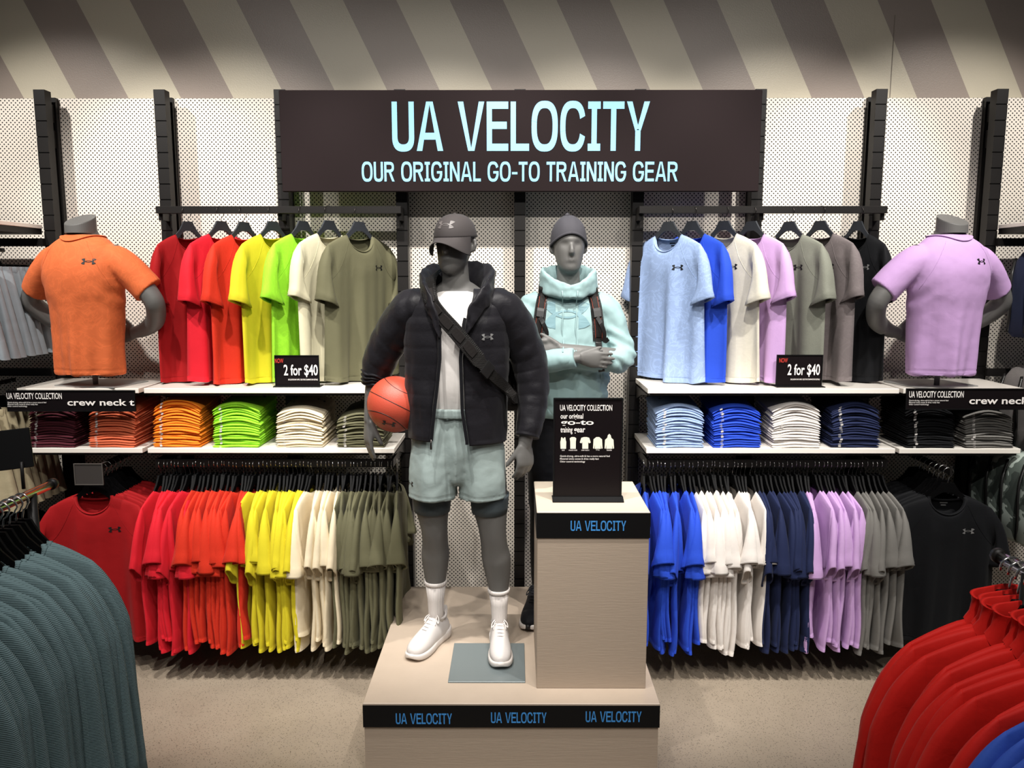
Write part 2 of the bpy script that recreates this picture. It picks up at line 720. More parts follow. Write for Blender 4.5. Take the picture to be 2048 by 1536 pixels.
def shelf(x0, x1, z, label):
    t = thing('wall_shelf', label, 'shelf', (0, 0, z), 0, 'white wall shelves')
    MB().box(x0, x1, SFY, POSTY - 0.005, -0.024, 0, 0.0015).ob('board', M_SHELF, t)
    MB().box(x0 + .012, x1 - .012, SFY + 0.012, POSTY - 0.005, -0.036, -0.024).ob('tray', M_BLACK, t)
    for x in (x0 + 0.006, x1 - 0.006):
        V = [(x + s, y, zz) for s in (-.003, .003) for y, zz in ((SFY + .03, -.036), (POSTY, -.036), (POSTY, -.11), (SFY + .2, -.06))]
        ob('bracket', V, [(0, 1, 2, 3), (7, 6, 5, 4), (0, 4, 5, 1), (1, 5, 6, 2), (2, 6, 7, 3), (3, 7, 4, 0)], M_BLACK, t, False)
    return t


SH = {}
for nm, x0, x1 in (('A', -2.405, -1.815), ('B', -1.79, -0.585), ('C', 0.642, 1.853), ('D', 1.872, 2.462)):
    w = {'A': 'short white shelf under the orange torso', 'B': 'long white shelf under the warm coloured t-shirts', 'C': 'long white shelf under the light blue and black t-shirts', 'D': 'short white shelf under the lilac torso'}[nm]
    shelf(x0, x1, UPZ, w)
    w2 = {'A': 'short lower white shelf with maroon and terracotta stacks', 'B': 'long lower white shelf with orange, lime and olive stacks', 'C': 'long lower white shelf with pale blue, white and navy stacks', 'D': 'short lower white shelf with black and grey stacks'}[nm]
    shelf(x0, x1, LOZ, w2)

# ------------------------------------------------------------------ upper display bars and lower rails
BARY, BARZ = 4.06, 2.282
for x0, x1, w in ((POSTX[3] - .002, POSTX[5] + .012, 'above the warm coloured t-shirts'), (POSTX[7] - .012, POSTX[9] + .012, 'above the blue to black t-shirts')):
    t = thing('display_bar', 'flat black hanging bar ' + w, 'bar')
    MB().box(x0, x1, BARY - .014, BARY + .014, BARZ - .018, BARZ + .018, .002).ob('rail', M_BLACK, t)
    for x in (x0 + .012, (x0 + x1) / 2, x1 - .012):
        MB().box(x - .011, x + .011, BARY + .014, POSTY + .004, BARZ - .05, BARZ + .016).ob('bracket', M_BLACK, t)
RAILY, RAILZ = 3.82, 1.035
for x0, x1, w in ((-1.775, -0.60, 'red to olive'), (0.655, 1.84, 'blue to grey')):
    t = thing('garment_rail', 'black lower garment rail carrying the %s t-shirts' % w, 'rail')
    MB().box(x0, x1, RAILY - .009, RAILY + .009, RAILZ - .02, RAILZ + .02, .002).ob('rail', M_BLACK, t)
    for x in (x0 + .004, x1 - .004):
        MB().box(x - .005, x + .005, RAILY, POSTY + .002, RAILZ - .02, RAILZ + .02).ob('arm', M_BLACK, t)

# ------------------------------------------------------------------ platform and podium
PLZ = 0.30
PX0, PX1, PY0, PY1 = -0.592, 0.568, 2.884, 4.055
t = thing('display_platform', 'low beige plywood platform with black UA VELOCITY strip under the mannequins', 'platform')
MB().box(PX0 + .004, PX1 - .004, PY0 + .004, PY1, 0, PLZ - .02).ob('body', M_PLY, t)
MB().box(PX0, PX1, PY0, PY1, PLZ - .02, PLZ, .002).ob('top_board', M_PLYTOP, t)
a, b = at(748, 1413, PY0), at(1338, 1455, PY0)
st = MB().box(PX0, PX1, PY0 - .002, PY0 + .0035, b.z, PLZ - .008).ob('label_strip', M_STRIP, t)
for x0, x1, y0, y1 in ((792, 904, 1447, 1426), (982, 1093, 1445, 1424), (1171, 1283, 1443, 1422)):
    p, q = at(x0, y0, PY0), at(x1, y1, PY0)
    slab_text('UA VELOCITY', p.x, q.x, p.z, q.z, PY0 - .0032, M_BLUEPRINT, st)
DX0, DX1, DY0, DY1, DZ = 0.088, 0.532, 2.997, 3.464, 1.0365
t = thing('podium', 'tall beige plywood podium with black UA VELOCITY strip holding the sign', 'podium')
MB().box(DX0 + .002, DX1 - .002, DY0 + .002, DY1, PLZ, DZ - .018, .002).ob('body', M_PLY, t)
MB().box(DX0, DX1, DY0, DY1, DZ - .018, DZ, .002).ob('top_board', plain('podium top paint', (206, 193, 174), 0.45), t)
a, b = at(1182, 1026, DY0), at(1182, 1076, DY0)
st = MB().box(DX0 - .0015, DX1 + .0015, DY0 - .002, DY1 - .1, b.z, DZ - .004).ob('label_strip', M_STRIP, t)
p, q = at(1141, 1061, DY0), at(1252, 1041, DY0)
slab_text('UA VELOCITY', p.x, q.x, p.z, q.z, DY0 - .0035, M_BLUEPRINT, st)
# steel foot plate of the front mannequin
a, b, c, d = at(905, 1370, 2.98), at(1050, 1370, 2.98), at(1050, 1274, 3.42), at(921, 1274, 3.42)
tag(MB().box(-0.272, 0.045, 3.04, 3.385, PLZ, PLZ + .006, .001).ob('foot_plate', plain('blue grey steel', (118, 128, 130), 0.28, 0.25)), 'square blue grey steel plate under the white shoe', 'plate')

# ------------------------------------------------------------------ signs
LINES = ('Quick-drying, ultra-soft & has a more natural feel', 'Material wicks sweat & dries really fast', 'Odor control technology')


def px_text(s, x0, x1, y0, y1, Y, mat, par, oy, bold=0.0):
    p, q = at(x0, y1, Y), at(x1, y0, Y)
    text_fit(s, p.x, q.x, p.z, q.z, Y - oy, mat, par, bold)


def lines(par, Y, oy, px, pys, w0, h):
    for s, y, w in zip(LINES, pys, (1.0, .78, .505)):
        px_text(s, px, px + w0 * w, y - h / 2, y + h / 2, Y, M_WHITEPRINT, par, oy, 0.008)


def frame(par, x0, x1, z0, z1, y, w=.006, mat=M_STRIP):
    m = MB()
    m.box(x0, x1, y - .003, y + .004, z1 - w, z1).box(x0, x1, y - .003, y + .004, z0, z0 + w)
    m.box(x0, x0 + w, y - .003, y + .004, z0 + w, z1 - w).box(x1 - w, x1, y - .003, y + .004, z0 + w, z1 - w)
    return m.ob('frame', mat, par)


# podium sign
Y = 3.16
t = thing('podium_sign', 'tall black UA VELOCITY COLLECTION sign with five white garment drawings on the podium', 'sign')
a, b = at(1107, 796, Y), at(1243, 992, Y)
MB().box(a.x, b.x, Y, Y + .006, DZ + .012, a.z).ob('card', M_SIGN, t)
frame(t, a.x, b.x, DZ + .012, a.z, Y)
V = [(x, y, z) for x in (a.x - .002, b.x + .006) for y, z in ((Y - .035, DZ + .001), (Y - .035, DZ + .004), (Y - .004, DZ + .016), (Y + .02, DZ + .016), (Y + .06, DZ + .004), (Y + .06, DZ + .001))]
ob('base', V, [tuple(range(5, -1, -1)), tuple(range(6, 12))] + [(i, (i + 1) % 6, (i + 1) % 6 + 6, i + 6) for i in range(6)], M_STRIP, t, False)
px_text('UA VELOCITY COLLECTION', 1120, 1224.5, 809.5, 821.5, Y, M_WHITEPRINT, t, .0012, .012)
px_text('our original', 1121, 1166.5, 827, 840.5, Y, M_WHITEPRINT, t, .0012, .02)
px_text('go-to', 1121, 1187.5, 840.5, 853, Y, M_WHITEPRINT, t, .0012, .02)
px_text('training', 1121, 1145, 854, 868.5, Y, M_WHITEPRINT, t, .0012, .015)
px_text('gear', 1147.5, 1170.5, 856.5, 868.5, Y, M_WHITEPRINT, t, .0012, .02)
lines(t, Y, .0012, 1120, (912.5, 918, 923.5), 99.5, 4.6)
SHP = {
    'tank': [(-5.5, 0), (5.5, 0), (6, 14), (5, 17), (4.2, 23), (2, 23), (0, 20), (-2, 23), (-4.2, 23), (-5, 17), (-6, 14)],
    'muscle tank': [(-5.5, 0), (5.5, 0), (5.6, 14), (6.6, 21), (3, 23.5), (-3, 23.5), (-6.6, 21), (-5.6, 14)],
    'crew neck t': [(-6, 0), (6, 0), (6, 13), (8, 11), (11, 12.5), (8, 22), (3, 23.5), (-3, 23.5), (-8, 22), (-11, 12.5), (-8, 11), (-6, 13)],
    '1/4 zip': [(-6, 0), (6, 0), (6, 8), (7.5, 0), (9.5, 1), (8.5, 19), (3, 23.5), (-3, 23.5), (-8.5, 19), (-9.5, 1), (-7.5, 0), (-6, 8)],
    'hoodie': [(-6, 0), (6, 0), (6, 8), (7.5, 0), (9.5, 1), (8.5, 18), (4, 22), (3, 27), (0, 30), (-3, 27), (-4, 22), (-8.5, 18), (-9.5, 1), (-7.5, 0), (-6, 8)]}
for (nm, pts), cx in zip(SHP.items(), (1126.5, 1146, 1170.5, 1195.5, 1218.5)):
    V = [at(cx + x, 897.5 - z, Y) for x, z in pts]
    ob('garment_drawing', [(v.x, Y - .0012, v.z) for v in V], [tuple(range(len(V)))], plain('cream print', (250, 246, 226), .6), t, False)
    w = {'tank': 6, 'muscle tank': 17, 'crew neck t': 16, '1/4 zip': 7, 'hoodie': 10}[nm]
    px_text(nm, cx - w / 2, cx + w / 2, 898.5, 901.5, Y, M_WHITEPRINT, t, .0012, .01)

# shelf edge signs
for side, x0, x1, y0, y1, tx in ((0, 12, 272, 780.5, 823, ((15, 124, 785.5, 798), (136, 269, 798, 811), 16.5, (805, 808.8, 812.6), 77)),
                                 (1, 1813, 2078, 777, 819.5, ((1817, 1927, 782, 795), (1937, 2073, 794, 808), 1817, (801, 805, 809), 79))):
    Y = 3.735
    t = thing('shelf_sign', 'black UA VELOCITY COLLECTION crew neck t strip below the %s torso' % ('orange', 'lilac')[side], 'sign')
    a, b = at(x0, y0, Y), at(x1, y1, Y)
    MB().box(a.x, b.x, Y, Y + .006, b.z, a.z).ob('card', M_SIGN, t)
    frame(t, a.x, b.x, b.z, a.z, Y, .005)
    for x in (a.x + .1, b.x - .1):
        MB().box(x - .01, x + .01, Y + .006, SFY + .0, a.z - .03, a.z - .02).ob('clip', M_STRIP, t)
    c, n, lx, ly, lw = tx
    px_text('UA VELOCITY COLLECTION', *c, Y, M_WHITEPRINT, t, .0045, .012)
    px_text('crew neck t', *n, Y, M_WHITEPRINT, t, .0045, .02)
    lines(t, Y, .0045, lx, ly, lw, 3.6)

# price signs on the upper shelves
for side, x0, x1, y0, y1, dx in ((0, 548.5, 639.5, 710.5, 773, 0), (1, 1554, 1643, 709.5, 771.5, 0)):
    Y = 3.835
    t = thing('price_sign', 'small black 2 for $40 sign standing %s' % ('below the lime t-shirt', 'below the sage grey t-shirt')[side], 'sign')
    a, b = at(x0, y0, Y), at(x1, y1, Y)
    MB().box(a.x, b.x, Y, Y + .005, UPZ + .004, a.z).ob('card', M_SIGN, t)
    frame(t, a.x, b.x, UPZ + .004, a.z, Y, .004)
    MB().box(a.x - .004, b.x + .008, Y - .03, Y + .05, UPZ, UPZ + .004).ob('base', M_STRIP, t)
    if side == 0:
        c, n, e = (550.5, 567, 717, 726), (568.5, 635.5, 729, 754), (577, 636, 757.5, 760.5)
    else:
        c, n, e = (1558, 1575, 716, 725), (1574, 1640, 728, 753.5), (1580.5, 1639, 757, 760)
    px_text('NOW', *c, Y, M_REDPRINT, t, .0042, .0)
    px_text('2 for $40', *n, Y, M_WHITEPRINT, t, .0042, .015)
    px_text('EXCLUSIONS MAY APPLY. SEE STORE TEAMMATE FOR DETAILS', *e, Y, M_WHITEPRINT, t, .0042, .01)

# ------------------------------------------------------------------ garments on hangers
def sm(a, b, x):
    t = min(1.0, max(0.0, (x - a) / (b - a)))
    return t * t * (3 - 2 * t)


def tee_body(L=.735, hw=.236, sh=.212, th=.035, fold=.012, seed=0, NS=26, NT=24, neckw=.085, dipf=.082, dipb=.022, flare=.012, freq=(2.2, 3.7, 6.1), skew=0.0, pexp=2.6, sway=0.0):
    """front and back sheet of a hanging top; also gives the two armhole edges for the sleeves"""
    rg = random.Random(seed)
    ph = [rg.uniform(0, 6.28) for _ in range(4)]
    am = [rg.uniform(.6, 1.0), rg.uniform(.4, .8), rg.uniform(.15, .35)]
    q = neckw / sh
    S = sorted(set([-1, 1] + list(np.linspace(-1, -q, NS // 3)) + list(np.linspace(-q, q, NS // 2)) + list(np.linspace(q, 1, NS // 3))))
    if pexp > 4:
        S = sorted(set(S + [-.97, .97]))
    TA = [0, .012, .03, .06, .095, .13, .165, .2, .235, .262]
    T = TA + list(np.linspace(.30, .955, NT - 6)) + [.968, .972, 1.0]
    V, F = [], []
    edge = {}
    zu = -.235

    def side(z):
        if z > zu:
            return sh + (hw - sh) * sm(-.05, zu, z) - .008 * math.sin(math.pi * min(1, max(0, -z / .235)))
        return hw + flare * (-z + zu) / (L + zu)
    for sgn, dip in ((-1, dipf), (1, dipb)):
        k0 = len(V)
        for ti, t in enumerate(T):
            for s in S:
                xt = s * sh
                ax = abs(xt)
                c = math.sqrt(max(0, 1 - (ax / neckw) ** 2)) if ax < neckw - 1e-9 else 0.0
                kk = max(0, (ax - neckw) / (sh - neckw))
                zt = -.004 - dip * c - .05 * kk ** 1.3
                z = zt + (-L - zt) * t
                x = s * side(z)
                pf = max(0, 1 - abs(s) ** pexp) ** .6
                v = ti / (len(TA) - 1.0)
                if v < 1:                                # the cloth runs on into the sleeve
                    pf = max(pf, (abs(s) ** 3) * .95 * math.sin(math.pi * v) ** .5) if v > 0 else pf
                y = sgn * (th * pf * min(1, t / .15) ** .6 + .006 * pf * min(1, t / .03) ** .5) + sgn * .022 * c * (1 - t) ** 6
                fl = sum(a * math.sin(f * math.pi * s * .5 + p + 1.1 * t * (i - .6)) for i, (f, p, a) in enumerate(zip(freq, ph, am)))
                y += fold * max(0, t - .06) ** .9 * fl + sway * max(0, t - .25) * math.sin(9 * t + ph[3] + 1.5 * s)
                if t == .968:
                    y -= sgn * .0012
                z2 = z + skew * s * t + (.006 * math.sin(3 * s + ph[0]) if t > .9 else 0)
                if t > .85:
                    z2 += .05 * max(0, abs(s) - .82) * (t - .85) / .15
                if abs(s) == 1 and v <= 1:
                    edge.setdefault((s, sgn), []).append((x, y, z2))
                V.append((x, y, z2))
        n = len(S)
        for j in range(len(T) - 1):
            for i in range(n - 1):
                a = k0 + j * n + i
                f = (a, a + 1, a + n + 1, a + n)
                F.append(f if sgn > 0 else f[::-1])
    bm = bmesh.new()
    vs = [bm.verts.new(v) for v in V]
    for f in F:
        bm.faces.new([vs[i] for i in f])
    bmesh.ops.remove_doubles(bm, verts=bm.verts, dist=1e-5)
    bm.verts.index_update()
    V = [v.co[:] for v in bm.verts]
    F = [[v.index for v in f.verts] for f in bm.faces]
    bm.free()
    tee_body.edge = edge
    return V, F


def tee_sleeve(sg, c1=(.238, -.335), h1=(.06, .022), th1=.045, yo=-.012, K=9, seed=0, wav=.1, long=None, edge=None):
    """sleeve that grows out of the armhole edge of the body just made"""
    edge = edge or tee_body.edge
    fr, bk = edge[sg, -1], edge[sg, 1]
    m = len(fr)
    idx = [(v, -1) for v in range(m)] + [(v, 1) for v in range(m - 2, 0, -1)]
    r0 = [np.array(fr[v] if q < 0 else bk[v]) for v, q in idx]
    rg = random.Random(seed + (5 if sg > 0 else 11))
    p1, p2 = rg.uniform(0, 6.28), rg.uniform(0, 6.28)
    A, B = np.array((abs(fr[0][0]), fr[0][2])), np.array((abs(fr[-1][0]), fr[-1][2]))
    th0 = max(abs(p[1]) for p in fr)
    c0, h0 = (A + B) / 2, (A - B) / 2
    c1, h1 = np.array(c1), np.array(h1)
    rings = []
    us = list(np.linspace(0, 1, K) ** (1.35 if long else 1.0) * .93) + [.945, 1.0]
    mid = np.array(long) if long else None
    for u in us + [1.0, .93]:
        last = len(rings) >= len(us)
        e = sm(0, 1, u) * .5 + .5 * u
        c = c0 + (c1 - c0) * e
        if mid is not None:
            c = (1 - u) ** 2 * c0 + 2 * u * (1 - u) * mid + u * u * c1
        h = h0 + (h1 - h0) * min(1, e * (1.0 if mid is None else 2.4))
        th = th0 + (th1 - th0) * e
        ring = []
        for (v, q), r in zip(idx, r0):
            vv = v / (m - 1.0)
            a = math.pi * vv * (1 if q < 0 else -1)
            ca = math.cos(a)
            ff = 1 + wav * e * (math.sin(3 * a + p1 + 2 * u) + .6 * math.sin(5 * a + p2))
            if u == .945:
                ff *= .965
            if last:
                ff *= .88
            p = c + h * ca * ff
            x = p[0] + .018 * math.sin(math.pi * min(1, u * 1.3)) * max(0, ca) ** 1.5 * (1 if mid is None else .6)
            P = np.array((sg * x, yo * e + q * th * math.sin(math.pi * vv) ** .6 * ff, p[1]))
            b_ = sm(0, .3, u)
            ring.append(r + (np.array((sg * (c - c0)[0], 0, (c - c0)[1])) * .5) * (1 - b_) * 0 + (P - r) * b_ if u > 0 else r)
        rings.append(ring if sg > 0 else ring[::-1])
    return loft(rings, cap=False)


def tee_collar(sh=.212, neckw=.085, dipf=.082, dipb=.022, r=(.009, .0035)):
    pts = []
    for a in np.linspace(-math.pi / 2, 1.5 * math.pi, 41):
        s = math.sin(a)
        c = math.cos(a)
        front = c >= 0
        x = neckw * s
        cc = abs(c)
        z = -.004 - (dipf if front else dipb) * cc
        y = (-1 if front else 1) * .0235 * cc
        pts.append((x, y, z))
    return sweep(pts, [r] * len(pts), 8, False, front=(0, 0, 1))


def hanger_body(th=.012):
    up = [(0, 0), (.03, 0), (.037, -.012), (.055, -.038), (.085, -.066), (.13, -.098), (.18, -.128), (.19, -.142)]
    lo = [(0, -.046), (.02, -.047), (.034, -.054), (.052, -.066), (.08, -.09), (.125, -.118), (.175, -.145), (.19, -.142)]
    u = [(-x, z) for x, z in up[:0:-1]] + up
    l = [(-x, z) for x, z in lo[:0:-1]] + lo
    V, F = [], []
    n = len(u)
    for y in (-th / 2, th / 2):
        for p in u + l:
            V.append((p[0], y * (1 - .6 * min(1, abs(p[0]) / .15)), p[1]))
    o = 2 * n
    for i in range(n - 1):
        F += [(i, n + i, n + i + 1, i + 1), (o + i, o + i + 1, o + n + i + 1, o + n + i), (i, i + 1, o + i + 1, o + i), (n + i, o + n + i, o + n + i + 1, n + i + 1)]
    return V, F


def hook_path(r=.028, cz=.046, s=1):
    pts = [(0, 0, -.01), (0, 0, .004)]
    for a in np.linspace(R(-75), R(190), 15):
        pts.append((s * r * math.cos(a) * (1 if a > 0 else .8), 0, cz + r * math.sin(a)))
    return pts


HB = mesh('body', *hanger_body(.012), False, [M_HANGER])
HBK = mesh('body', *hanger_body(.011), False, [M_HANGERB])
HK = mesh('hook', *sweep(hook_path(), .0015, 6), True, [M_DARKWIRE])
HKC = mesh('hook', *sweep(hook_path(.024, .05), .0016, 6), True, [M_CHROME])
HKN = mesh('hook', *sweep(hook_path(.024, .05), .0027, 8), True, [M_CHROME])
HEND = MB().box(-.207, -.186, -.006, .006, -.124, -.098, .002).box(.186, .207, -.006, .006, -.124, -.098, .002).me('grip', M_HANGERB)


def hanger(label, group, loc, rz, kind=0):
    t = thing('coat_hanger', label, 'hanger', loc, rz, group)
    inst('body', (HB, HBK, HBK)[kind], t)
    inst('hook', (HK, HKC, HKN)[kind], t)
    return t


def recolor(o, mat):
    o.material_slots[0].link = 'OBJECT'
    o.material_slots[0].material = mat
    return o


FB = {
    'dark red': fabric('dark red jersey', (150, 18, 22)),
    'bright red': fabric('bright red jersey', (206, 30, 44)),
    'red orange': fabric('red orange jersey', (200, 48, 28), heather=.12),
    'yellow': fabric('yellow jersey', (206, 192, 40)),
    'lime': fabric('lime jersey', (146, 214, 48), jacquard=.12),
    'cream': fabric('cream jersey', (208, 202, 172)),
    'olive': fabric('olive jersey', (97, 95, 72)),
    'light blue': fabric('light blue jersey', (140, 161, 198), jacquard=.2),
    'royal blue': fabric('royal blue jersey', (38, 73, 190)),
    'ivory': fabric('ivory jersey', (208, 203, 187), jacquard=.05),
    'lilac': fabric('lilac jersey', (190, 154, 202)),
    'sage grey': fabric('sage grey jersey', (120, 122, 111), heather=.15),
    'mid grey': fabric('mid grey jersey', (110, 102, 102), jacquard=.1),
    'black': fabric('black jersey', (14, 15, 18)),
    'white': fabric('white jersey', (222, 216, 210)),
    'navy': fabric('navy jersey', (30, 38, 70)),
    'grey': fabric('grey jersey', (112, 110, 106)),
    'orange': fabric('orange jersey', (240, 132, 34)),
    'terracotta': fabric('terracotta jersey', (208, 104, 70)),
    'maroon': fabric('maroon jersey', (78, 30, 40)),
    'stone': fabric('stone jersey', (222, 208, 178)),
    'orange torso': fabric('burnt orange jersey', (212, 106, 60), jacquard=.14),
}


def strip_on(bvh, pts, off, w, name, mat, parent, dirn=(0, 1, 0)):
    """a stitched seam: thin ridge laid on the cloth"""
    out = []
    d = Vector(dirn)
    for p in pts:
        h = bvh.ray_cast(Vector(p) - d * .3, d)
        if h[0] is not None:
            out.append(h[0] - d * off)
    if len(out) > 2:
        return ob(name, *sweep(out, w, 5, True), mat, parent)


def full_tee(colour, label, loc, rz, seed, inkmat=M_INK, group=None, neck_print=False, th=.032, fold=.026, L=.735, sleeve_kw=None, emb=True):
    m = FB[colour]
    t = thing('t_shirt', label, 't-shirt', loc, rz, group)
    V, F = tee_body(L=L, th=th, fold=fold, seed=seed, NS=40, freq=(4.3, 7.4, 12.0))
    bd = ob('body', V, F, m, t)
    bv = BVHTree.FromPolygons(V, F)
    kw = sleeve_kw or {}
    for sg in (-1, 1):
        ob('sleeve', *tee_sleeve(sg, seed=seed, **kw), m, t)
    ob('collar', *tee_collar(), m, t)
    for sg in (-1, 1):
        strip_on(bv, [(sg * x, 0, z) for x, z in zip(np.linspace(.082, .214, 12), (-.02, -.045, -.07, -.095, -.12, -.14, -.16, -.178, -.194, -.208, -.22, -.23))], .0006, .0009, 'seam', m, t)
    strip_on(bv, [(x, 0, -L + .024) for x in np.linspace(-.238, .238, 30)], .0004, .0008, 'hem_stitch', m, t)
    if emb:
        emblem(t, bv, (.098, 0, -.165), .029, inkmat)
    if neck_print:
        o, f = decal([(-.018, 0), (.018, 0), (.018, .006), (-.018, .006), (-.012, -.012), (.012, -.012), (.012, -.006), (-.012, -.006)], [(0, 1, 2, 3), (4, 5, 6, 7)], (0, 0, -.045), (1, 0, 0), (0, 0, 1), (0, -1, 0), bv)
        ob('neck_print', [(p[0], p[1] - .003, p[2]) for p in o], f, M_INK if colour != 'black' else M_GREYINK, t, False)
    return t


TOPT = BARZ + .018 - .074
ANG = {'dark red': 52, 'bright red': 65, 'red orange': 64, 'yellow': 62, 'lime': 62, 'cream': 59, 'olive': 54, 'light blue': 52, 'royal blue': 56, 'ivory': 57, 'lilac': 59, 'sage grey': 60, 'mid grey': 63, 'black': 52}
G1, G2 = 't-shirts on the warm coloured display bar', 't-shirts on the cool coloured display bar'
rowL = (('dark red', 374), ('bright red', 441), ('red orange', 486), ('yellow', 544), ('lime', 605), ('cream', 657), ('olive', 717))
rowR = (('light blue', 1338), ('royal blue', 1385), ('ivory', 1449), ('lilac', 1504), ('sage grey', 1580), ('mid grey', 1642), ('black', 1717))
for sgn, row, g, where in ((1, rowL, G1, 'on the upper display bar'), (-1, rowR, G2, 'on the upper display bar')):
    for k, (c, px) in enumerate(row):
        x = at(px, 420, BARY).x
        rz = sgn * R(ANG[c])
        z = TOPT + random.uniform(-.004, .004)
        hh_ = hanger('charcoal hanger carrying the %s t-shirt %s' % (c, where), 'hangers on the display bars', (x, BARY, z), rz)
        tt_ = full_tee(c, '%s crew-neck t-shirt hanging angled %s' % (c, where), (x, BARY, z - .064), rz, 100 + k + (20 if sgn < 0 else 0), group=g,
                 inkmat=M_GREYINK if c == 'black' else M_INK, neck_print=(c == 'light blue'),
                 sleeve_kw=dict(c1=(.236 + random.uniform(-.008, .012), -.335 + random.uniform(-.012, .012)), th1=random.uniform(.036, .05)))
        if c in ('dark red', 'black'):
            tt_.scale = (.8 if c == 'dark red' else .72, 1, 1)
            hh_.children[0].scale = (.78 if c == 'dark red' else .7, 1, 1)

# ------------------------------------------------------------------ lower racks: every t-shirt edge-on
RV = []
for k in range(9):
    rg = random.Random(300 + k)
    V, F = tee_body(L=.735, th=.0115, fold=.009, seed=400 + k, NS=18, NT=18, freq=(3.0, 5.2, 8.5), skew=rg.uniform(-.02, .02), pexp=9, sway=.012)
    b = mesh('body', V, F, True, [FB['white']])
    sl = []
    for sg in (-1, 1):
        wide = rg.choice((.022, .03, .04, .05, .06))
        sl.append(mesh('sleeve', *tee_sleeve(sg, c1=(.232 + rg.uniform(-.025, .03), -.345 + rg.uniform(-.045, .03)), h1=(.035, .02 + rg.uniform(-.03, .03)), th1=wide, yo=rg.uniform(-.02, .02), K=8, seed=500 + k, wav=.13), True, [FB['white']]))
    RV.append((b, sl))


def rack(x0, x1, groups, gname, endname):
    n = sum(g[1] for g in groups)
    i = 0
    rg = random.Random(77)
    for colour, cnt, mat in groups:
        for k in range(cnt):
            x = x0 + (x1 - x0) * (i + .5) / n + rg.uniform(-.004, .004)
            rz = -math.pi / 2 + R(rg.uniform(-9, 9))
            z = RAILZ + .02 - .074 + rg.uniform(-.006, .004)
            hanger('black hanger of %s %s t-shirt from the %s end, lower rack' % (ORD[k + 1], colour, endname), 'hangers on the lower racks', (x, RAILY, z), rz, 1)
            t = thing('t_shirt', '%s %s t-shirt from the %s end of the lower rack' % (ORD[k + 1], colour, endname), 't-shirt', (x, RAILY, z - .058), rz, gname)
            b, sl = RV[rg.randrange(len(RV))]
            zs = rg.uniform(.96, 1.05)
            for nm, me in (('body', b), ('sleeve', sl[0]), ('sleeve', sl[1])):
                o = recolor(inst(nm, me, t), mat)
                o.scale = (1, 1, zs)
            i += 1


rack(-1.765, -0.575, (('bright red', 9, FB['bright red']), ('red orange', 14, FB['red orange']), ('yellow', 13, FB['yellow']), ('stone', 8, FB['stone']), ('olive', 14, FB['olive'])), 't-shirts on the red to olive lower rack', 'red')
rack(0.625, 1.815, (('royal blue', 11, FB['royal blue']), ('white', 14, FB['white']), ('navy', 11, FB['navy']), ('lilac', 10, FB['lilac']), ('grey', 8, FB['grey'])), 't-shirts on the blue to grey lower rack', 'blue')

# ------------------------------------------------------------------ faced-out t-shirts on waterfall arms
for colour, px, where, ink in (('dark red', 188, 'beside the bright red rack', M_INK), ('black', 1894, 'beside the grey rack', M_GREYINK)):
    Y0 = 3.70
    x = at(px, 985, Y0).x
    sgn = -1 if x < 0 else 1
    zr = .905 + .064 + .074
    t = thing('waterfall_arm', 'black waterfall arm for the %s t-shirts %s' % (colour, where), 'arm')
    MB().box(x - .006, x + .006, Y0 - .02, POSTY + .01, zr - .03, zr - .001).ob('bar', M_BLACK, t)
    MB().box(x - .006, x + .006, Y0 - .022, Y0 - .016, zr - .03, zr + .012).ob('stop', M_BLACK, t)
    me = mesh('body', *tee_body(L=.735, th=.012, fold=.008, seed=610, NS=18, NT=16), True, [FB[colour]])
    sl = [mesh('sleeve', *tee_sleeve(s, c1=(.245, -.335), th1=.02, K=7, seed=620), True, [FB[colour]]) for s in (-1, 1)]
    for k in range(8):
        y = Y0 + .045 * k
        z = zr - .074 - (0 if k == 0 else random.uniform(-.003, .006))
        rz = R(random.uniform(-3, 3)) if k else R(4 * -sgn)
        hanger('black hanger of the %s %s t-shirt from the front of the waterfall arm' % (ORD[k + 1], colour), 'hangers on the waterfall arms', (x, y, z), rz, 1)
        lab = '%s crew-neck t-shirt facing out at the front of the waterfall arm' % colour if k == 0 else '%s %s t-shirt from the front of the waterfall arm' % (ORD[k + 1], colour)
        if k == 0:
            full_tee(colour, lab, (x, y - .004, z - .064), rz, 600, ink, '%s t-shirts on the waterfall arm' % colour, neck_print=colour == 'black', th=.022, sleeve_kw=dict(c1=(.258, -.32)))
        else:
            t = thing('t_shirt', lab, 't-shirt', (x, y, z - .064), rz, '%s t-shirts on the waterfall arm' % colour)
            inst('body', me, t)
            for s in sl:
                inst('sleeve', s, t)
# small blank price holder in front of the dark red shirts
a, b = at(147, 927, 3.64), at(208, 970, 3.64)
t = thing('price_holder', 'empty grey price holder hanging above the dark red t-shirt', 'holder')
MB().box(a.x, b.x, 3.64, 3.645, b.z, a.z).ob('card', plain('dark grey card', (62, 58, 56), .4), t)
frame(t, a.x, b.x, b.z, a.z, 3.64, .004, plain('grey frame', (88, 84, 80), .35))
MB().box(b.x - .02, b.x - .008, 3.645, 3.70, a.z - .012, a.z - .004).ob('clip', M_BLACK, t)

# ------------------------------------------------------------------ folded stacks
FW, FD, FT = .232, .285, .0105


def zoff(x, y, q, sd):
    a = .042 * q ** 1.2 * (1 - (2 * x / FW) ** 2)
    b = .038 * q * (y / FD + .5)
    return a + b + .0022 * math.sin(17 * x + sd) * (1 if abs(x) < .1 else .5) + .0012 * math.sin(41 * x + 2.3 * sd)


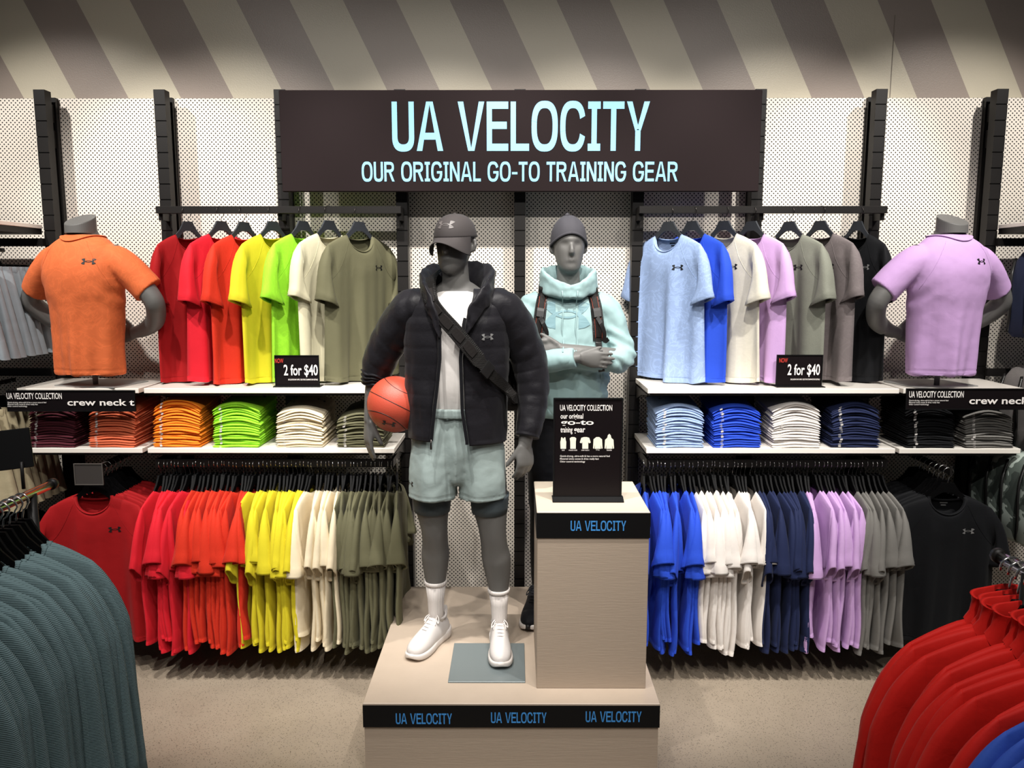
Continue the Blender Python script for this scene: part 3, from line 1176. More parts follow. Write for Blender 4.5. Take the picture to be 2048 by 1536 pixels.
def folded(q, sd):
    rg = random.Random(sd)
    prof = []
    h = FT * .56
    for a in np.linspace(-math.pi / 2, -1.5 * math.pi, 7):             # rounded fold at the front
        prof.append((-FD / 2 + .006 + .010 * math.cos(a), h * math.sin(a)))
    prof += [(-FD / 6, h), (FD / 6, h)]
    for a in np.linspace(math.pi / 2, -math.pi / 2, 5):
        prof.append((FD / 2 - .004 + .006 * math.cos(a), h * math.sin(a)))
    prof += [(FD / 6, -h), (-FD / 6, -h)]
    rings = []
    p1 = rg.uniform(0, 6)
    for x in [-.5, -.49, -.47, -.4, -.3, -.2, -.1, 0, .1, .2, .3, .4, .47, .49, .5]:
        e = 1 - max(0, abs(x) - .465) / .035 * .72
        xx = x * FW
        jx = .003 * math.sin(9 * x + p1)
        rings.append([(xx * (1 + .006 * math.sin(5 * y / FD + p1)), y + jx, z * e + zoff(xx, y, q, sd) + FT * .5) for y, z in prof])
    return loft(rings, True)


FM = {}


def folded_me(lv, sd):
    if (lv, sd) not in FM:
        V, F = folded(lv / 10.0, sd)
        st = []
        for k in (0, 1):
            x = -.082 + .012 * k
            for zz in (-.0042, .0042):
                st.append((x, -FD / 2 - .0048 + .003 * math.sin(9 * x / FW), zz + zoff(x, -FD / 2, lv / 10.0, sd) + FT * .5))
        FM[lv, sd] = (mesh('folded_t_shirt', V, F, True, [FB['white']]), mesh('size_strip', st, [(0, 2, 3, 1)], False, [plain('clear white strip', (214, 210, 206), .4)]), V, F)
    return FM[lv, sd]


STK = (('maroon', 65, 150, 17, 'beside the terracotta stack'), ('terracotta', 180, 275, 17, 'under the crew neck strip'), ('orange', 312, 400, 18, 'beside the lime stack'),
       ('lime', 425, 525, 17, 'on the lower shelf'), ('stone', 555, 648, 15, 'on the lower shelf'), ('olive', 680, 765, 13, 'beside the basketball'),
       ('light blue', 1315, 1402, 16, 'on the lower shelf'), ('royal blue', 1430, 1515, 16, 'on the lower shelf'), ('white', 1545, 1635, 17, 'on the lower shelf'),
       ('navy', 1662, 1755, 17, 'on the lower shelf'), ('black', 1810, 1905, 16, 'under the crew neck strip'), ('grey', 1925, 2022, 14, 'beside the black stack'))
rg = random.Random(5)
for c, x0, x1, n, where in STK:
    cx = (at(x0, 903, 3.8).x + at(x1, 903, 3.8).x) / 2
    cy = SFY + .016 + FD / 2
    for k in range(n):
        q = round(10 * (k / 17.0))
        me, st, V, F = folded_me(q, 1 + rg.randrange(3))
        top = n - k
        lab = 'folded %s t-shirt, %s from the top of the %s stack' % (c, ORD[top], c) if top > 1 else 'folded %s t-shirt on top of the stack %s' % (c, where)
        o = inst('folded_t_shirt', me, None, (cx + rg.uniform(-.003, .003), cy + .03 * k / 17 + rg.uniform(-.004, .004), LOZ + .0012 + k * FT), R(rg.uniform(-1.2, 1.2)))
        recolor(o, FB[c])
        o.scale = (rg.uniform(.97, 1.02), rg.uniform(.97, 1.02), 1)
        tag(o, lab, 't-shirt', 'folded %s t-shirts' % c)
        inst('size_strip', st, o)
        if top == 1:
            bv = BVHTree.FromPolygons(V, F)
            emblem(o, bv, (.065, .05, .05), .024, M_INK if c not in ('navy', 'black') else M_GREYINK, dirn=(0, 0, -1), ex=(1, 0, 0), ez=(0, 1, 0))
            ob('size_tag', [(-.075, .0, 0), (-.055, .0, 0), (-.055, .018, 0), (-.075, .018, 0)], [(0, 1, 2, 3)], M_INK, o, False).location = (0, 0, zoff(-.065, .01, q / 10, 1) + FT * 1.06 + .002)

# ------------------------------------------------------------------ mannequins
def limb(mb, pts, n=20, k=5, front=(0, -1, 0)):
    """tapering limb; pts = (x, y, z, side radius, front radius)"""
    P = smoothpath([np.array(p, float) for p in pts], k)
    mb.add(*sweep([p[:3] for p in P], [(max(.004, p[3]), max(.004, p[4])) for p in P], n, True, front=front))


def nrm(v):
    v = np.array(v, float)
    return v / np.linalg.norm(v)


def hand(mb, w, d, n, s, curl=.25, spread=.06, sc=1.0, thumb=(.75, .55, .25)):
    """palm and five fingers: w wrist, d finger direction, n palm side, s thumb side"""
    w, d, n, s = np.array(w, float), nrm(d), nrm(n), nrm(s)
    L = .088 * sc
    P, Rr = [], []
    for t, hw_, th in ((-.25, .024, .021), (0, .026, .02), (.25, .033, .018), (.6, .040, .016), (.9, .041, .013), (1.04, .036, .009)):
        P.append(w + d * L * t)
        Rr.append((hw_ * sc, th * sc))
    mb.add(*sweep(P, Rr, 16, True, front=tuple(n)))
    for i, (o, ln, r) in enumerate(((.030, .074, .0092), (.0105, .083, .0095), (-.0095, .077, .009), (-.029, .060, .0078))):
        p = w + d * L * (.93 - .04 * abs(i - 1)) + s * o * sc
        dd = nrm(d + s * spread * (1.5 - i) * .6)
        pts, rr = [p - dd * .02], [r * sc * 1.05]
        for j, (f, c) in enumerate(((.45, curl * .9), (.32, curl * 1.2), (.23, curl * .8))):
            dd = nrm(dd * math.cos(c) + n * math.sin(c))
            pts.append(p)
            rr.append(r * sc * (1.02 - .1 * j))
            p = p + dd * ln * f * sc
        pts += [p, p + dd * .004]
        rr += [r * sc * .72, r * sc * .4]
        mb.add(*sweep(pts, rr, 10, True))
    p = w + d * L * .18 + s * .022 * sc
    dd = nrm(d * thumb[0] + s * thumb[1] + n * thumb[2])
    pts, rr = [p - dd * .01], [.0135 * sc]
    for j, (ln, c) in enumerate(((.036, .12), (.030, .2), (.022, .2))):
        pts.append(p)
        rr.append((.0135, .0115, .0102)[j] * sc)
        p = p + dd * ln * sc
        dd = nrm(dd * math.cos(c) + d * math.sin(c) * .8 + n * .1)
    pts += [p, p + dd * .004]
    rr += [.0085 * sc, .004]
    mb.add(*sweep(pts, rr, 10, True))


def head(mb, base, yaw, ears=True):
    """egg head with nose, eye hollows, mouth; base = chin height point on the neck axis"""
    tb = ((0.0, .022, .030, -.050), (.012, .042, .050, -.040), (.035, .055, .068, -.027), (.065, .063, .081, -.015), (.095, .0695, .09, -.006), (.125, .074, .0955, 0), (.155, .0765, .099, .004),
          (.185, .074, .096, .007), (.21, .064, .083, .008), (.228, .046, .060, .008), (.238, .022, .03, .008))
    T = smoothpath([np.array(t) for t in tb], 4)
    c, s = math.cos(yaw), math.sin(yaw)

    def tr(p):
        return (base[0] + p[0] * c - p[1] * s, base[1] + p[0] * s + p[1] * c, base[2] + p[2])
    rings = []
    for z, w_, dp, cy in T:
        ring = []
        for k in range(36):
            a = 2 * math.pi * k / 36
            x, y = w_ * math.sin(a), cy - dp * math.cos(a)
            fr = max(0, math.cos(a))
            ax = abs(x)
            y += .010 * math.exp(-((ax - .031) / .015) ** 2 - ((z - .128) / .016) ** 2) * (fr > .2)        # eye hollows
            y -= .004 * math.exp(-((z - .150) / .010) ** 2) * math.exp(-(ax / .05) ** 2) * (fr > .2)          # brow
            y -= .005 * math.exp(-((z - .056) / .008) ** 2 - (x / .022) ** 2) * (fr > .2)                       # lips
            y += .004 * math.exp(-((z - .040) / .006) ** 2 - (x / .022) ** 2) * (fr > .2)
            ring.append(tr((x, y, z)))
        rings.append(ring)
    mb.add(*loft(rings, True))
    ns = [(0, -.084, .132, .006, .008), (0, -.096, .122, .008, .012), (0, -.105, .105, .010, .015), (0, -.107, .092, .014, .015), (0, -.094, .083, .013, .010)]
    mb.add(*sweep([tr(q[:3]) for q in ns], [(q[3], q[4]) for q in ns], 12, True))
    if ears:
        for e in (-1, 1):
            mb.add(*sweep([tr((e * .074, .010, .085)), tr((e * .081, .013, .095)), tr((e * .085, .016, .115)), tr((e * .083, .018, .135)), tr((e * .074, .018, .143))], [(.004, .008), (.007, .013), (.007, .017), (.007, .015), (.004, .008)], 10, True))
    return tr


def puff(V, N, f, amp):
    return V + N * (amp * f)[:, None]


def ribbon(pts, nrmls, w, th, edge=0.0):
    rings = []
    P = [np.array(p, float) for p in pts]
    for i, p in enumerate(P):
        t = nrm(P[min(i + 1, len(P) - 1)] - P[max(0, i - 1)])
        n = np.array(nrmls[i], float)
        n = nrm(n - t * n.dot(t))
        s = np.cross(t, n)
        ww = w[i] if isinstance(w, (list, tuple)) else w
        rings.append([p + s * ww / 2 + n * th * .15, p + s * ww / 2 * .9 + n * th, p - s * ww / 2 * .9 + n * th, p - s * ww / 2 + n * th * .15, p - s * ww / 2 - n * th * .3, p + s * ww / 2 - n * th * .3])
    return loft(rings, True)


def hood(path, hs, ws, lean=.25, seed=0.0, wr=.008, closed=False):
    """soft stand-up hood collar: a leaf-shaped section carried round the neck"""
    sec = [(-.010, -.055), (-.016, -.02), (-.014, .02), (-.006, .048), (.006, .062), (.018, .052), (.030, .02), (.036, -.02), (.034, -.05), (.012, -.062)]
    cs = smoothpath([np.array(q) for q in sec + sec[:1]], 3)[:-1]
    rings = []
    n = len(path)
    for i, p in enumerate(path):
        o = nrm((p[0], p[1] - .01, 0))
        h, w_ = hs[i], ws[i]
        ring = []
        for k, (r_, z_) in enumerate(cs):
            q = np.array(p) + o * (r_ * w_ + lean * max(0, z_) * h) + np.array((0, 0, z_ * h))
            v = Vector(q)
            q = q + wr * np.array(noise.noise_vector(v * 17 + Vector((seed, 0, 0)))) + wr * .5 * np.array(noise.noise_vector(v * 45))
            ring.append(q)
        rings.append(ring)
    return loft(rings, not closed)


def shoe(parent, loc, rz, upper, sole, lace, accent=None, name='shoe', ridged=False):
    """running shoe, toe towards -y, ankle above the origin"""
    st = [(.078, .020, .052), (.070, .034, .062), (.045, .040, .074), (.01, .041, .088), (-.03, .041, .086), (-.07, .043, .072), (-.11, .047, .058), (-.15, .047, .046), (-.18, .042, .036), (-.203, .030, .024), (-.214, .014, .012)]
    P = smoothpath([np.array(p) for p in st], 4)
    rings = []
    for y, w_, h in P:
        ring = []
        for k in range(24):
            a = 2 * math.pi * k / 24
            c, s = math.cos(a), math.sin(a)
            z = .038 + (h * (abs(s) ** .8) if s > 0 else -.012 * abs(s))
            if ridged and s > 0 and y < -.07:
                z += .0015 * math.sin(y * 900)
            ring.append((w_ * math.copysign(abs(c) ** .75, c) * (1 - .18 * max(0, s) ** 2), y, z))
        rings.append(ring)
    root = ob(name, *loft(rings, True), upper, parent)
    root.location = loc
    root.rotation_euler = (0, 0, rz)
    ss = [(.088, .016, .012, .050), (.082, .034, .006, .052), (.05, .043, .002, .047), (.0, .040, .001, .042), (-.05, .041, .0, .038), (-.10, .049, .0, .036), (-.15, .051, .001, .034), (-.19, .044, .006, .033), (-.213, .030, .013, .034), (-.222, .012, .02, .034)]
    P = smoothpath([np.array(p) for p in ss], 4)
    rings = []
    for y, w_, z0, z1 in P:
        zm = (z0 + z1) / 2
        w2 = w_ * 1.04
        rings.append([(-w_ * .92, y, z0), (-w2, y, z0 + (zm - z0) * .6), (-w2 * .985, y, zm), (-w2 * 1.01, y, zm + (z1 - zm) * .5), (-w_ * .95, y, z1), (0, y, z1 + .002), (w_ * .95, y, z1), (w2 * 1.01, y, zm + (z1 - zm) * .5), (w2 * .985, y, zm), (w2, y, z0 + (zm - z0) * .6), (w_ * .92, y, z0), (0, y, z0)])
    ob('sole', *loft(rings, True), sole, root)
    if accent:
        P2 = [p for p in P if p[0] < -.12]
        rr = [[(-w_ * .8, y, z0 + .001), (-w_ * .7, y, z1 + .004), (w_ * .7, y, z1 + .004), (w_ * .8, y, z0 + .001)] for y, w_, z0, z1 in P2]
        rr = [[(x * .6 if i in (1, 2) else x * .55, y - .006, z - (.002 if z < .01 else 0)) for i, (x, y, z) in enumerate(r)] for r in rr]
        ob('toe_bumper', *loft(rr, True), accent, root)
    ys = (-.02, -.042, -.063, -.083, -.101)
    for i, y in enumerate(ys):
        h = np.interp(-y, [-.01, .03, .07, .11], [.088, .086, .072, .058]) + .038
        w_ = .019
        pts = smoothpath([(-w_, y + .004, h - .008), (-w_ * .4, y - .002, h + .0005), (w_ * .4, y - .004, h + .0005), (w_, y + .002, h - .008)], 4)
        ob('lace', *sweep(pts, (.0026), 6), lace, root)
    for sx in (-1, 1):
        pts = smoothpath([(0, -.012, .128), (sx * .014, -.018, .136), (sx * .032, -.03, .125), (sx * .036, -.042, .108), (sx * .024, -.034, .118), (0, -.014, .128)], 5)
        ob('lace', *sweep(pts, .0024, 6), lace, root)
        ob('lace', *sweep(smoothpath([(0, -.012, .128), (sx * .02, -.028, .128), (sx * .028, -.055, .104)], 5), .0022, 6), lace, root)
    ob('tongue', *sweep([(0, .0, .112), (0, -.006, .128), (0, -.006, .14), (0, -.002, .146)], [(.024, .008), (.026, .007), (.024, .006), (.014, .004)], 12), upper, root)
    ob('heel_tab', *sweep([(0, .076, .09), (0, .084, .108), (0, .09, .128), (0, .093, .138)], [(.016, .006), (.014, .005), (.011, .004), (.007, .003)], 10), upper, root)
    ob('ankle_collar', *sweep([(.031 * math.cos(a), .022 + .043 * math.sin(a), .112 + .012 * math.sin(a) ** 2) for a in np.linspace(0, 2 * math.pi, 25)], .0065, 8, False, front=(0, 0, 1)), upper, root)
    return root


def sock(parent, pts, mat, top):
    s = ob('sock', *sweep([p[:3] for p in pts], [(p[3], p[4]) for p in pts], 22, True), mat, parent)
    p = pts[-1]
    ob('cuff', *sweep([(p[0], p[1], p[2] - .014), (p[0], p[1], p[2] - .012), (p[0], p[1], p[2] + .002), (p[0], p[1], p[2] + .003)], [(p[3], p[4]), (p[3] + .0025, p[4] + .0025), (p[3] + .003, p[4] + .003), (p[3] + .001, p[4] + .001)], 22, True), mat, s)
    return s


M_PUFF = fabric('black quilted nylon', (27, 26, 30), rough=.42, sheen=.05, weave=2500, wrinkle=.5)
M_PUFFS = fabric('black smooth nylon', (22, 22, 25), rough=.4, sheen=.05, weave=2500, wrinkle=.35)
M_MINT = fabric('pale mint fleece', (144, 172, 173), rough=.62, wrinkle=.2)
M_MINTS = fabric('mint grey mesh knit', (144, 158, 156), rough=.55, wrinkle=.3)
M_MINTD = plain('mint tonal print', (116, 150, 158), .55)
M_TIGHT = fabric('slate compression knit', (66, 74, 78), rough=.5, wrinkle=.05)
M_SOCK = fabric('white ribbed cotton', (216, 210, 206), rough=.85, ribs=(0, 900, .12), wrinkle=.05)
M_SHOEW = fabric('white knit shoe', (208, 203, 200), rough=.6, wrinkle=.06)
M_SOLEW = plain('white foam sole', (218, 212, 207), .45)
M_SHOEB = fabric('black knit shoe', (26, 27, 31), rough=.6, wrinkle=.06)
M_CAP = fabric('charcoal cap cloth', (62, 58, 58), rough=.7, wrinkle=.05)
M_BEANIE = fabric('charcoal beanie knit', (66, 65, 70), rough=.75, wrinkle=.05)
M_TEEW = fabric('bright white jersey', (238, 234, 230))
M_STRAP = fabric('black webbing', (22, 20, 19), rough=.6, ribs=(2, 1400, .3), wrinkle=.05)
M_PADS = fabric('black strap padding', (30, 27, 26), rough=.65, wrinkle=.1)
M_PANTS = fabric('black track pants', (18, 19, 24), rough=.6)
M_BUCKLE = plain('black buckle plastic', (30, 30, 30), .3)
M_ORANGEPIPE = plain('orange piping', (170, 72, 48), .6)

def lift(roots, amt, z0, z1):
    """raise the shoulder line of a dressed figure"""
    for r in roots:
        for o in [r] + list(r.children_recursive):
            if o.type == 'MESH':
                V = getV(o.data)
                t = np.clip((V[:, 2] - z0) / (z1 - z0), 0, 1)
                V[:, 2] += amt * t * t * (3 - 2 * t)
                setV(o.data, V)


def lift_mb(mb, amt, z0, z1):
    mb.V = [(v[0], v[1], v[2] + amt * sm(z0, z1, v[2])) for v in mb.V]


# ---- front mannequin
MX, MY = -0.245, 3.34
man = thing('mannequin', 'grey mannequin in black quilted jacket, cap, pale green shorts and white shoes', 'mannequin', (MX, MY, PLZ))
mb = MB()
limb(mb, [(0, .02, .80, .12, .09), (0, .02, .88, .155, .105), (0, .02, .98, .16, .105), (0, .015, 1.10, .14, .095), (0, 0, 1.25, .165, .11), (0, 0, 1.38, .185, .115), (0, .01, 1.48, .175, .1), (0, .015, 1.54, .12, .075), (0, .012, 1.58, .066, .06)], 28)
limb(mb, [(-.15, .01, 1.48, .06, .06), (-.20, .015, 1.47, .058, .058), (-.26, .045, 1.40, .05, .052), (-.33, .085, 1.29, .042, .044), (-.362, .095, 1.20, .043, .046), (-.378, .09, 1.12, .036, .038), (-.39, .08, 1.05, .026, .03), (-.393, .078, 1.02, .025, .029)])
limb(mb, [(.15, .01, 1.48, .06, .06), (.20, .015, 1.47, .058, .058), (.26, .04, 1.38, .05, .052), (.315, .06, 1.25, .043, .045), (.32, .03, 1.12, .042, .045), (.305, -.01, 1.02, .034, .036), (.292, -.028, .955, .03, .026), (.290, -.03, .93, .029, .025)])
lift_mb(mb, .045, 1.16, 1.48)
limb(mb, [(0, .015, 1.50, .07, .065), (0, .008, 1.58, .061, .061), (-.002, 0, 1.66, .056, .060), (-.004, -.002, 1.72, .054, .058)])
htr = head(mb, (-.002, -.008, 1.664), R(-20))
hand(mb, (-.39, .078, 1.03), (-.10, -.05, -1), (.86, .5, -.1), (.5, -.86, 0), curl=.2, spread=.02, sc=1.15, thumb=(.85, .34, .4))
hand(mb, (.290, -.03, .945), (.02, -.12, -1), (-.55, .83, 0), (-.83, -.5, 0), curl=.42, spread=.03, sc=1.1, thumb=(.8, .5, .35))
limb(mb, [(-.085, .02, .93, .09, .105), (-.105, .02, .80, .09, .105), (-.115, .02, .68, .080, .09), (-.112, .025, .60, .066, .075), (-.108, .03, .54, .058, .066), (-.108, .055, .47, .058, .064), (-.110, .075, .41, .063, .069), (-.112, .085, .32, .052, .056), (-.112, .086, .24, .038, .042), (-.112, .085, .16, .027, .03)], 24)
limb(mb, [(.085, .02, .93, .09, .105), (.115, .015, .80, .09, .105), (.135, .005, .68, .080, .09), (.145, 0, .60, .067, .075), (.150, 0, .54, .059, .066), (.157, .012, .47, .059, .064), (.165, .025, .41, .064, .069), (.173, .03, .32, .053, .056), (.177, .026, .24, .038, .042), (.178, .02, .16, .027, .03)], 24)
link(bpy.data.objects.new('body', done(remesh(mb.V, mb.F, .0052, 7), M_MANN)), man)

# white t-shirt
rings = []
for z, w_, d_ in ((1.06, .14, .088), (1.095, .152, .096), (1.13, .166, .106), (1.16, .176, .114), (1.2, .186, .122), (1.3, .195, .126), (1.38, .2, .126), (1.46, .185, .112), (1.51, .14, .095), (1.54, .092, .082), (1.545, .075, .075)):
    rings.append([(w_ * math.sin(a), .006 - d_ * math.cos(a) - .004 * math.sin(9 * a + z * 6) * (z < 1.35), z) for a in np.linspace(0, 2 * math.pi, 61)[:-1]])
ts = ob('t_shirt', *loft(rings, False), M_TEEW, man)
ob('collar', *sweep([(.074 * math.sin(a), .006 - .074 * math.cos(a), 1.545 - .012 * max(0, math.cos(a))) for a in np.linspace(0, 2 * math.pi, 41)], (.005), 8, False, front=(0, 0, 1)), M_TEEW, ts)


# quilted jacket, open at the front
def jdims(z):
    return (np.interp(z, [.975, 1.05, 1.15, 1.25, 1.35, 1.42, 1.48, 1.52, 1.555], [.216, .218, .22, .224, .229, .228, .214, .176, .112]),
            np.interp(z, [.975, 1.05, 1.15, 1.25, 1.35, 1.42, 1.48, 1.52, 1.555], [.158, .156, .152, .15, .15, .145, .132, .115, .095]))


def jfront(x, z):
    w_, d_ = jdims(z)
    return -d_ * math.sqrt(max(0.0, 1 - min(1, abs(x) / w_) ** 2.3))


XL = lambda z: np.interp(z, [.975, 1.1, 1.3, 1.42, 1.5, 1.555], [-.098, -.084, -.058, -.058, -.068, -.075])
XR = lambda z: np.interp(z, [.975, 1.1, 1.3, 1.42, 1.5, 1.555], [.050, .032, .026, .040, .062, .075])
rows = list(np.linspace(.975, 1.555, 100))
NC = 96
V = []
for z in rows:
    w_, d_ = jdims(z)
    zz = lambda s: z - .02 * sm(1.12, .975, z) * s
    a0, a1 = math.asin(min(.98, XR(z) / w_)), 2 * math.pi + math.asin(max(-.98, XL(z) / w_))
    for k in range(NC + 1):
        a = a0 + (a1 - a0) * k / NC
        s, c = math.sin(a), math.cos(a)
        q = 2 / 2.3
        x, y = w_ * math.copysign(abs(s) ** q, s), -d_ * math.copysign(abs(c) ** q, c)
        u = (z - 1.50) / .056
        qz = abs(math.sin(math.pi * u)) ** .45
        chest = sm(1.07, 1.13, z) if c > 0 and s < .5 else sm(1.20, 1.26, z) if c > 0 else sm(1.07, 1.13, z)
        n3 = noise.noise(Vector((x * 38, y * 38, z * 9)))
        n4 = noise.noise(Vector((x * 13 + 5, y * 13, z * 13)))
        r = 1 + (.015 * qz * chest + .020 * n3 * (.4 + .6 * qz) + .028 * n4) * (1 if z > .99 else .2) - .02
        V.append((x * r, y * r + .012, zz(1 if s > 0 else .3)))
F = [(i * (NC + 1) + k, i * (NC + 1) + k + 1, (i + 1) * (NC + 1) + k + 1, (i + 1) * (NC + 1) + k) for i in range(len(rows) - 1) for k in range(NC)]
jk = ob('jacket', V, F, M_PUFF, man)
sd = jk.modifiers.new('thickness', 'SOLIDIFY')
sd.thickness = .008
sd.offset = -1
jbv = BVHTree.FromPolygons(V, F)


def puffy(pts, n=30, k=14, pitch=.055, amp=.09, seed=0, bunch=None):
    P = smoothpath([np.array(p, float) for p in pts], k)
    L, rr, c = 0.0, [], []
    prev = None
    for p in P:
        if prev is not None:
            L += np.linalg.norm(p[:3] - prev)
        prev = p[:3]
        c.append(L)
    V, F = sweep([p[:3] for p in P], [(p[3], p[4]) for p in P], n, True)
    V = np.array(V)
    out = []
    for i, p in enumerate(P):
        for j in range(n):
            v = V[i * n + j]
            d = v - p[:3]
            q = abs(math.sin(math.pi * c[i] / pitch)) ** .45
            f = 1 + amp * q + .07 * noise.noise(Vector((v[0] * 26 + seed, v[1] * 26, v[2] * 20))) - amp * .6
            if bunch is not None and c[i] > L - bunch:
                f += .09 * math.sin(c[i] * 420 + 2 * math.sin(j)) + .05
            out.append(p[:3] + d * f)
    return out, F


ob('sleeve', *puffy([(-.13, .012, 1.475, .075, .088), (-.19, .015, 1.47, .082, .09), (-.245, .04, 1.41, .079, .086), (-.305, .07, 1.335, .075, .08), (-.345, .092, 1.27, .071, .074), (-.362, .097, 1.215, .062, .064), (-.368, .095, 1.175, .052, .055)], amp=.03, bunch=.055), M_PUFF, jk)
ob('sleeve', *puffy([(.13, .012, 1.475, .075, .088), (.19, .015, 1.47, .082, .09), (.25, .035, 1.40, .079, .086), (.30, .055, 1.30, .076, .08), (.322, .055, 1.22, .073, .077), (.325, .035, 1.12, .066, .07), (.312, 0, 1.03, .058, .06), (.300, -.022, .97, .052, .052)], amp=.04, seed=9), M_PUFF, jk)
# hood lying round the neck
HP = smoothpath([(.036, -.140, 1.385), (.062, -.138, 1.445), (.098, -.105, 1.505), (.120, -.04, 1.545), (.118, .04, 1.575), (.075, .10, 1.59), (0, .122, 1.595), (-.07, .10, 1.59), (-.108, .04, 1.57), (-.108, -.04, 1.54), (-.09, -.105, 1.50), (-.068, -.138, 1.445), (-.052, -.142, 1.39)], 7)
tt = np.linspace(0, 1, len(HP))
ob('hood', *hood(HP, [.35 + .85 * math.sin(math.pi * t) ** .6 for t in tt], [.5 + .65 * math.sin(math.pi * t) ** .7 for t in tt], .35, 2.0, .010), M_PUFF, jk)
for fx in (XL, XR):
    zs = np.linspace(.965 if fx is XR else .98, 1.44, 40)
    ob('zipper', *ribbon([(fx(z), jfront(fx(z), z) - .001, z) for z in zs], [(0, -1, 0)] * 40, .014, .004), M_PUFFS, jk, False)
ob('zip_pull', *sweep([(-.097, -.155, .985), (-.098, -.158, .965), (-.098, -.158, .945)], [.004, .003, .0045], 8), M_DARKWIRE, jk)
emblem(jk, jbv, (.135, 0, 1.372), .024, M_GREYINK, off=.003)

# shorts
mb = MB()
for s in (-1, 1):
    limb(mb, [(s * .072, .02, 1.095, .092, .112), (s * .080, .02, 1.0, .104, .122), (s * .096, .018, .88, .108, .132), (s * .106, .012, .78, .104, .135), (s * .110, .008, .70, .103, .132)], 32, 6)
limb(mb, [(0, .02, 1.095, .11, .112), (0, .02, 1.0, .11, .122), (0, .02, .88, .10, .125), (0, .02, .79, .07, .11), (0, .02, .765, .04, .08)], 28, 6)
me = remesh(mb.V, mb.F, .0065, 6)
V, N = getV(me), getN(me)
ang = np.arctan2(V[:, 0] - np.sign(V[:, 0]) * .1, -(V[:, 1] - .01))
low = np.clip((1.08 - V[:, 2]) / .38, 0, 1)
V = V + N * (.0055 * low * np.sin(ang * 6 + V[:, 2] * 3) + .004 * np.sin(ang * 13 + 4) * np.clip((V[:, 2] - .98) / .1, 0, 1) + .0045 * fbm(V, 9, 3.0))[:, None] * np.array((1, 1, .2))
gr = np.abs(V[:, 2] - .725) < .004
V[gr] -= N[gr] * .002
setV(me, V)
so = link(bpy.data.objects.new('shorts', done(me, M_MINTS)), man)
sbv = bvh_of(me)
emblem(so, sbv, (-.175, 0, .775), .022, M_INK, dirn=(.45, 1, 0), ex=(.9, -.35, 0), ez=(0, 0, 1))
wb = []
for z, dr in ((1.062, 0), (1.066, .006), (1.074, .002), (1.082, .006), (1.09, .002), (1.098, .005), (1.102, -.002)):
    wb.append([((.170 + dr) * math.sin(a) * (1 + .012 * math.sin(46 * a)), .02 - (.127 + dr) * math.cos(a) * (1 + .012 * math.sin(46 * a)), z) for a in np.linspace(0, 2 * math.pi, 181)[:-1]])
ob('waistband', *loft(wb, False), M_MINTS, so)
for s, c in ((-1, (-.115, .02)), (1, (.136, .004))):
    ob('compression_short', *sweep([(c[0] + .006 * s * (.7 - z), c[1], z) for z in (.715, .70, .66, .632, .630)], [(.087, .097), (.0845, .094), (.081, .091), (.078, .087), (.073, .082)], 26), M_TIGHT, man)
# socks and shoes
sock(man, [(-.112, .086, .09, .036, .042), (-.112, .086, .14, .035, .040), (-.112, .087, .20, .038, .042), (-.112, .087, .285, .048, .052)], M_SOCK, .285)
sock(man, [(.178, .02, .09, .036, .042), (.178, .021, .14, .035, .040), (.177, .026, .20, .038, .042), (.175, .029, .27, .047, .051)], M_SOCK, .27)
shoe(man, (-.112, .075, .0), R(-24), M_SHOEW, M_SOLEW, M_SOLEW)
shoe(man, (.178, .012, .006), R(3), M_SHOEW, M_SOLEW, M_SOLEW)

# cap
pitch = R(4)
cy_, sy_ = math.cos(R(-20)), math.sin(R(-20))


def capt(p):
    x, y, z = p
    y, z = y * math.cos(pitch) - (z) * math.sin(-pitch) * -1, z * math.cos(pitch) + y * math.sin(pitch)
    return htr((x, y, z + .157))


rings = []
for i, e in enumerate(np.linspace(0, math.pi / 2 * .98, 16)):
    c, s = math.cos(e) ** .8, math.sin(e)
    rings.append([capt((.0855 * c * math.sin(a), .004 - .111 * c * math.cos(a), -.012 + .098 * s + (.012 if i == 0 else 0) * 0)) for a in np.linspace(0, 2 * math.pi, 49)[:-1]])
V, F = loft(rings, True)
cp = ob('cap', V, F, M_CAP, man)
cbv = BVHTree.FromPolygons(V, F)
top, bot = [], []
NA, NR = 25, 7
V = []
for th_ in (0.0, -.004):
    for j in range(NR):
        r_ = j / (NR - 1)
        for i in range(NA):
            a = R(-74) + R(148) * i / (NA - 1)
            x = .0855 * math.sin(a) * (1 + .03 * r_)
            y = 0.004 - .110 * math.cos(a) - r_ * .068 * math.cos(a * 1.12) ** .7 if abs(a) < R(79) else .004 - .110 * math.cos(a)
            z = -.008 - .016 * r_ - .062 * (math.sin(a) ** 2) * r_ ** .7 + th_
            V.append(capt((x, y, z)))
o_ = NA * NR
F = []
for j in range(NR - 1):
    for i in range(NA - 1):
        a = j * NA + i
        F += [(a, a + 1, a + NA + 1, a + NA), (o_ + a, o_ + a + NA, o_ + a + NA + 1, o_ + a + 1)]
e_ = [j * NA for j in range(NR)] + [(NR - 1) * NA + i for i in range(1, NA)] + [j * NA + NA - 1 for j in range(NR - 2, -1, -1)]
F += [(e_[i], e_[i + 1], e_[i + 1] + o_, e_[i] + o_) for i in range(len(e_) - 1)]
ob('brim', V, F, M_CAP, cp)
fd = (sy_ * -1, cy_, 0)
emblem(cp, cbv, capt((0, -.1, .045)), .036, plain('cap logo', (94, 89, 88), .5), dirn=(math.sin(R(20)), math.cos(R(20)), -.1), ex=(cy_, sy_, 0))
ob('button', *sweep([capt((0, .004, .084)), capt((0, .004, .090))], [.008, .005], 10), M_CAP, cp)

